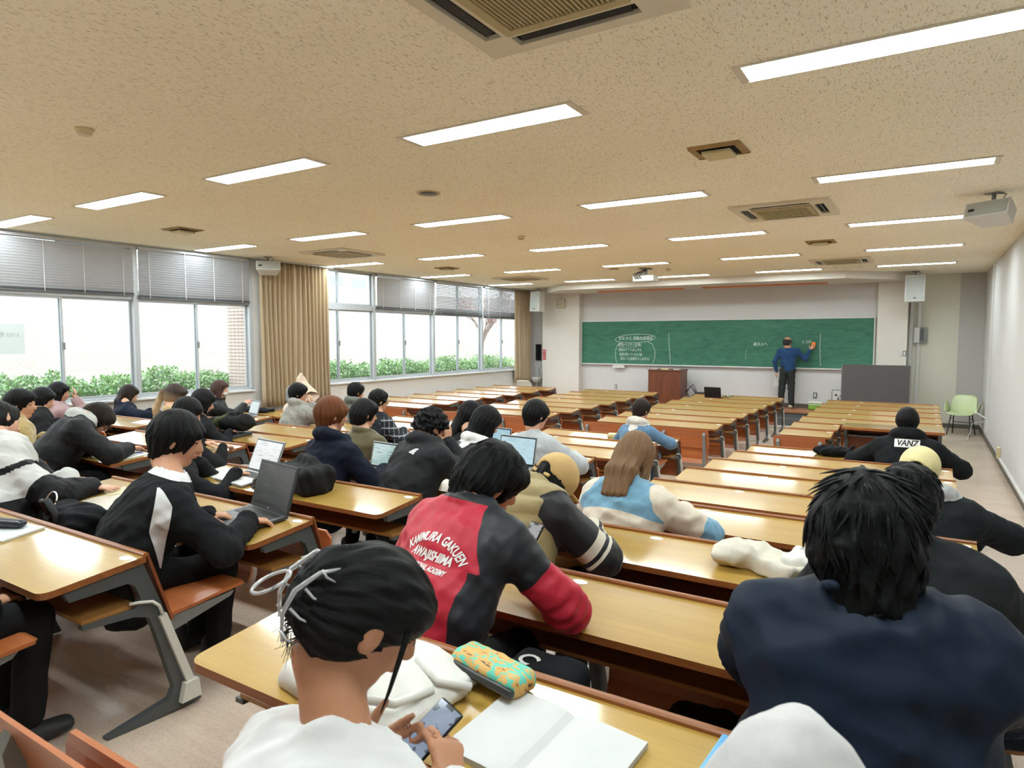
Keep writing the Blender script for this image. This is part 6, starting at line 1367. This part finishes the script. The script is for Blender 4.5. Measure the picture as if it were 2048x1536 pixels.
# corner desk : notebook with dark case
t = thing('closed_notebook', 'pale notebook at the edge of the corner desk', 'notebook', (-3.53, 1.31, on_desk(0, 1.31))); t.rotation_euler = (math.atan(SLOPE), 0, .1); MB().bbox(-.13, .13, -.09, .09, .001, .012, .003).obj('cover', plain('pale_blue_paper', srgb(206, 214, 216), .6), t)
soft('glasses_case', 'dark blue glasses case lying on the pale notebook', 'case', (-3.58, 1.32, on_desk(0, 1.31) + .014), lambda F: F.ecap((-.09, 0, .022), (.09, .0, .022), (0, 1, 0), (.035, .024), (.028, .018), .02), (-.15, -.07, -.02), (.15, .07, .07), .007, plain('navy_leather', (.012, .016, .024), .35), (.001, .05), rz=.35)
# rolled coat with dark case beneath
tag(MB().bbox(-.22, .22, -.13, .13, 0, .035, .012).obj('document_case', M['darkgrey'], loc=(-6.66, 4.66, on_desk(4, 4.66)), rot=(math.atan(SLOPE), 0, -.05)), 'flat dark case under the rolled coat', 'case')
soft('rolled_coat', 'rolled black and olive coat on the desk in front of the ponytail', 'coat', (-6.72, 4.68, on_desk(4, 4.68) + .04), lambda F: (F.ecap((-.25, 0, .08), (.26, .02, .11), (0, 1, 0), (.10, .075), (.11, .10), .03), F.cap((-.33, -.05, .03), (-.27, 0, .06), .06, .06, .03), F.cap((-.05, .03, .19), (.12, .04, .20), .03, .03, .03)), (-.46, -.2, -.04), (.44, .22, .34), .011, cloth('coat_black_olive', (.016, .018, .018), [('ol', srgb(70, 74, 44))]), (.010, .1), attrs=lambda V: {'ol': np.abs(V[:, 0] + .17 - .3 * V[:, 2]) - .075})
soft('folded_jacket', 'dark folded jacket on the window desk beside the curtain', 'jacket', (-9.65, 7.28, on_desk(7, 7.2)), lambda F: (F.rbox((0, 0, .03), (.30, .12, .035), .03), F.ell((-.2, -.02, .05), (.1, .1, .04), k=.03)), (-.42, -.22, -.02), (.42, .22, .14), .012, cloth('dark_navy_cloth', (.014, .018, .024)), (.012, .12))
soft('shoulder_pouch', 'small pale pouch and cloth beside the rolled coat', 'pouch', (-7.02, 4.78, on_desk(4, 4.75)), lambda F: F.rbox((0, 0, .03), (.10, .07, .035), .02), (-.16, -.13, -.02), (.16, .13, .11), .01, canvas, (.010, .08))
# backpacks
bp = soft('backpack', 'large black backpack lying on the desk behind the black laptop', 'backpack', (-3.52, 2.95, on_desk(2, 2.9)), lambda F: (F.rbox((.06, .02, .08), (.22, .13, .10), .06), F.ell((-.2, -.04, .06), (.12, .11, .075), k=.05), F.cap((-.05, .06, .18), (.1, .06, .19), .05, .04, .05)), (-.42, -.24, -.02), (.4, .24, .32), .010, cloth('black_cordura', (.014, .015, .016), (), .7), (.008, .12), rz=-.25)
MB().tube([(-.26, -.10, .08), (-.32, -.16, .03), (-.26, -.2, -.02), (-.2, -.18, .03)], .012, 6).obj('strap', M['black'], bp, True); me = text_mesh('BACK PACK', .012); me.materials.append(M['white']); link('lettering', me, bp, (.24, -.11, .10), (1.2, 0, .3)) if False else None
bp2 = soft('backpack', 'black backpack with silver ring on the seat beside the striped sweatshirt', 'backpack', (-3.78, 1.70, .88), lambda F: (F.rbox((0, 0, .12), (.17, .10, .13), .07), F.ell((-.12, .02, .14), (.09, .09, .1), k=.05), F.ell((.14, .03, .19), (.07, .07, .06), k=.04)), (-.32, -.2, -.02), (.32, .2, .36), .011, cloth('black_bag_cloth', (.014, .016, .018)), (.010, .1))
MB().tube([(-.08, -.08, .2), (-.06, -.12, .28), (.0, -.12, .29), (.03, -.1, .22), (.02, -.09, .14)], .016, 6).obj('handle', plain('dark_grey_web', srgb(44, 48, 50), .8), bp2, True)
MB().tube([(-.20 + .055 * math.cos(a), -.02 + .02 * math.sin(a), .235 + .05 * math.sin(a)) for a in np.linspace(0, 2 * PI, 24)], .0045, 6).obj('ring', plain('ring_silver', (.7, .7, .66), .2, .9), bp2, True)
b3 = soft('sports_bag', 'black bag with white script on the seat beside the red jacket', 'bag', (-.96, 1.74, FLOOR(1.7) + .44), lambda F: F.rbox((0, 0, .08), (.13, .09, .08), .05), (-.3, -.2, -.02), (.3, .2, .26), .011, cloth('black_nylon_bag', BLK), (.005, .1))
me = text_mesh('C', .09, 0, .002); me.materials.append(M['white']); link('lettering', me, b3, (-.05, -.03, .162), (0, 0, -.5))
soft('hanging_bag', 'black bag hanging at the desk end beside the cream mesh cap', 'bag', (.30, 5.0, on_desk(4, 4.86) - .26), lambda F: F.ell((0, 0, .13), (.07, .13, .13), k=.02), (-.12, -.2, -.02), (.12, .2, .3), .012, cloth('black_bag_two', BLK), (.006, .1))
soft('floor_backpack', 'black backpack standing on the floor under the desk near the fleece', 'backpack', (-.55, 2.1, FLOOR(2.1)), lambda F: (F.rbox((0, 0, .2), (.15, .10, .2), .07), F.rbox((0, -.1, .13), (.11, .04, .1), .03, None, .02)), (-.24, -.2, -.02), (.24, .2, .48), .012, cloth('dark_grey_bag', (.03, .032, .033)), (.006, .1))

# ================================================================== the teacher
def teacher():
    root = V3(-2.80, 16.98, .31); h = .011; ro = root
    Hc = V3(-.02, .02, 1.575); R = head_rot(-34, 4, 0); sR, sL = V3(.175, .03, 1.37), V3(-.18, .0, 1.35); N = V3(-.005, -.03, 1.43)
    wR = V3(.50, .12, 1.42) - 0; eR, wR = two_bone(sR, V3(.46, .13, 1.40), .28, .25, V3(.2, -.1, -1)); eL, wL = two_bone(sL, V3(-.25, -.02, .86), .28, .25, V3(-.6, -.5, 0))
    F = Field(V3(-.42, -.2, -.01), V3(.72, .35, 1.8), .009); add_head(F, Hc, R, N + V3(0, .045, 0), 1.05)
    F.ecap((0, 0, .95), (0, 0, 1.3), (1, 0, 0), (.11, .07), (.12, .07), .03); F.cap((-.1, 0, 1.33), (.1, .02, 1.33), .05, .05, .03); F.cap((0, -.01, 1.33), (0, .0, 1.42), .07, .06, .03)
    for a, e, w, d, n, f in ((sR, eR, wR, V3(.55, .25, .8), V3(.05, 1, 0), 1), (sL, eL, wL, V3(-.1, .1, -1), V3(1, 0, 0), 1)):
        F.cap(a, e, .035, .03, .02); F.cap(e, w, .03, .024, .02); add_hand(F, w, d, n, f, .35)
    for sx in (-1, 1): F.cap((sx * .08, 0, .95), (sx * .10, .0, .1), .05, .035, .02)
    V, Q = F.nets(); L = (V - Hc) @ R / 1.05
    eye = np.minimum(((L[:, 0] - .033) / .013) ** 2, ((L[:, 0] + .033) / .013) ** 2) + ((L[:, 2] - .004) / .006) ** 2 - 1 + np.where(L[:, 1] > .05, 0, 9); lip = ((L[:, 0] / .021) ** 2 + ((L[:, 2] + .062) / .008) ** 2 - 1) + np.where(L[:, 1] > .07, 0, 9)
    p = link('person', np_mesh('person', V, Q, SK[1], True, {'lip': lip, 'eye': eye, 'blush': np.ones(len(V))}), None, tuple(root)); tag(p, 'balding teacher in a navy sweater wiping the chalkboard with an orange eraser', 'person')
    F = Field(V3(-.46, -.24, .8), V3(.62, .35, 1.56), .011)
    F.ecap((0, 0, .93), (0, 0, 1.08), (1, 0, 0), (.175, .125), (.17, .12), .03); F.ecap((0, 0, 1.08), (0, -.005, 1.27), (1, 0, 0), (.17, .12), (.185, .12), .05); F.ecap((0, -.005, 1.27), (0, 0, 1.39), (1, 0, 0), (.185, .12), (.13, .075), .05)
    for a, e, w in ((sR, eR, wR), (sL, eL, wL)): F.cap((0, 0, 1.36), a, .07, .072, .04); F.cap(a, e, .070, .058, .03); F.cap(e, e + (w - e) * .93, .056, .042, .03)
    F.chain([V3(.0 + .07 * math.sin(a), .015 - .07 * math.cos(a), 1.43 - .02 * (1 - math.cos(a))) for a in np.linspace(-2.4, 2.4, 11)], [.018] * 11, .015); F.band(wrinkles(3, .005, .12)); F.cap((0, .02, 1.44), (0, .02, 1.6), .05, .075, .004, 'cut'); V, Q = F.nets()
    link('sweater', np_mesh('sweater', V, Q, cloth('navy_wool', srgb(30, 62, 100), (), .9, .08, 30, 300, .3)), p)
    F = Field(V3(-.28, -.22, .02), V3(.28, .22, 1.02), .011); F.ecap((0, 0, .90), (0, 0, .98), (1, 0, 0), (.17, .12), (.165, .12), .03)
    F.ecap((-.085, 0, .88), (-.12, -.02, .48), (1, 0, 0), (.095, .105), (.078, .078), .04); F.ecap((-.12, -.02, .48), (-.14, .0, .08), (1, 0, 0), (.078, .078), (.07, .075), .02); F.ecap((.085, 0, .88), (.09, .0, .48), (1, 0, 0), (.095, .105), (.08, .08), .04); F.ecap((.09, .0, .48), (.10, .0, .08), (1, 0, 0), (.08, .08), (.072, .08), .02); F.band(wrinkles(8, .006, .13)); V, Q = F.nets()
    link('trousers', np_mesh('trousers', V, Q, cloth('dark_grey_wool', srgb(60, 64, 62))), p)
    for x in (-.14, .10):
        F = Field(V3(-.07, -.12, -.005), V3(.07, .2, .14), .009); F.ecap((0, -.04, .045), (0, .12, .035), (1, 0, 0), (.045, .045), (.048, .03), .03); F.cap((0, -.02, .05), (0, -.03, .10), .045, .04, .02); F.plane_cut(V3(0, 0, -1), -.004, .004); V, Q = F.nets(); link('shoe', np_mesh('shoe', V, Q, plain('grey_shoe', srgb(176, 168, 150), .7)), p, (x, 0, 0), (0, 0, -.3 if x > 0 else .2))
    # hair wreath around a bald crown
    F = Field(V3(-.13, -.15, -.14), V3(.13, .13, .17), .007); F.ell((0, -.018, .01), (.090, .108, .085), k=0); F.ell((0, -.045, -.03), (.076, .075, .075), k=.02); F.ell((0, .0, .10), (.082, .10, .078), k=.012, mode='cut'); F.ell((0, .125, -.02), (.084, .105, .14), k=.012, mode='cut'); F.plane_cut(V3(0, 0, -1), .085, .012)
    for sx in (-1, 1): F.ell((sx * .100, .012, -.03), (.03, .026, .036), k=.01, mode='cut')
    V, Q = F.nets(); su = np.arctan2(V[:, 0], -V[:, 1]); link('hair', np_mesh('hair', (R @ (V * 1.05).T).T + Hc, Q, hair_mat('hair_salt', (.01, .01, .01), (.05, .05, .05)), True, {'su': su, 'sv': V[:, 2]}), p)
    q = dict(o=p, root=np.zeros(3), H=Hc, R=R); glasses(q)
    er = thing('board_eraser', 'orange board eraser pressed on the chalkboard by the teacher', 'eraser', tuple(root + wR + V3(.055, .105, .10))); er.rotation_euler = (0, .12, 0)
    MB().bbox(-.045, .045, -.02, .01, -.08, .08, .008).obj('grip', plain('orange_plastic', srgb(232, 132, 44), .5), er); MB().bbox(-.042, .042, .01, .03, -.076, .076, .006).obj('felt', plain('felt_grey', srgb(120, 110, 100), .9), er)
    tag(MB().bbox(-.09, .09, -.004, .004, -.30, .02, .002).obj('held_papers', M['paper'], loc=tuple(root + wL + V3(.04, .02, -.06)), rot=(0, .08, .5)), 'white papers held low in the teacher hand', 'papers')
teacher()
# faint room number printed on the outside of the glass
rn = thing('room_number_sheet', 'mirrored room number sheet stuck outside on the leftmost window pane', 'sign', (XL - .10, 3.97, 1.98))
MB().box(-.002, 0, -.16, .16, -.2, .2).obj('sheet', plain('sheet_white', srgb(238, 234, 230), .8, var=.01), rn)
me = text_mesh('5103 教', .075); me.materials.append(plain('faint_print', srgb(196, 194, 190), .8)); o = link('lettering', me, rn, (.003, -.02, .05), (PI / 2, 0, PI / 2)); o.scale = (-1, 1, 1)
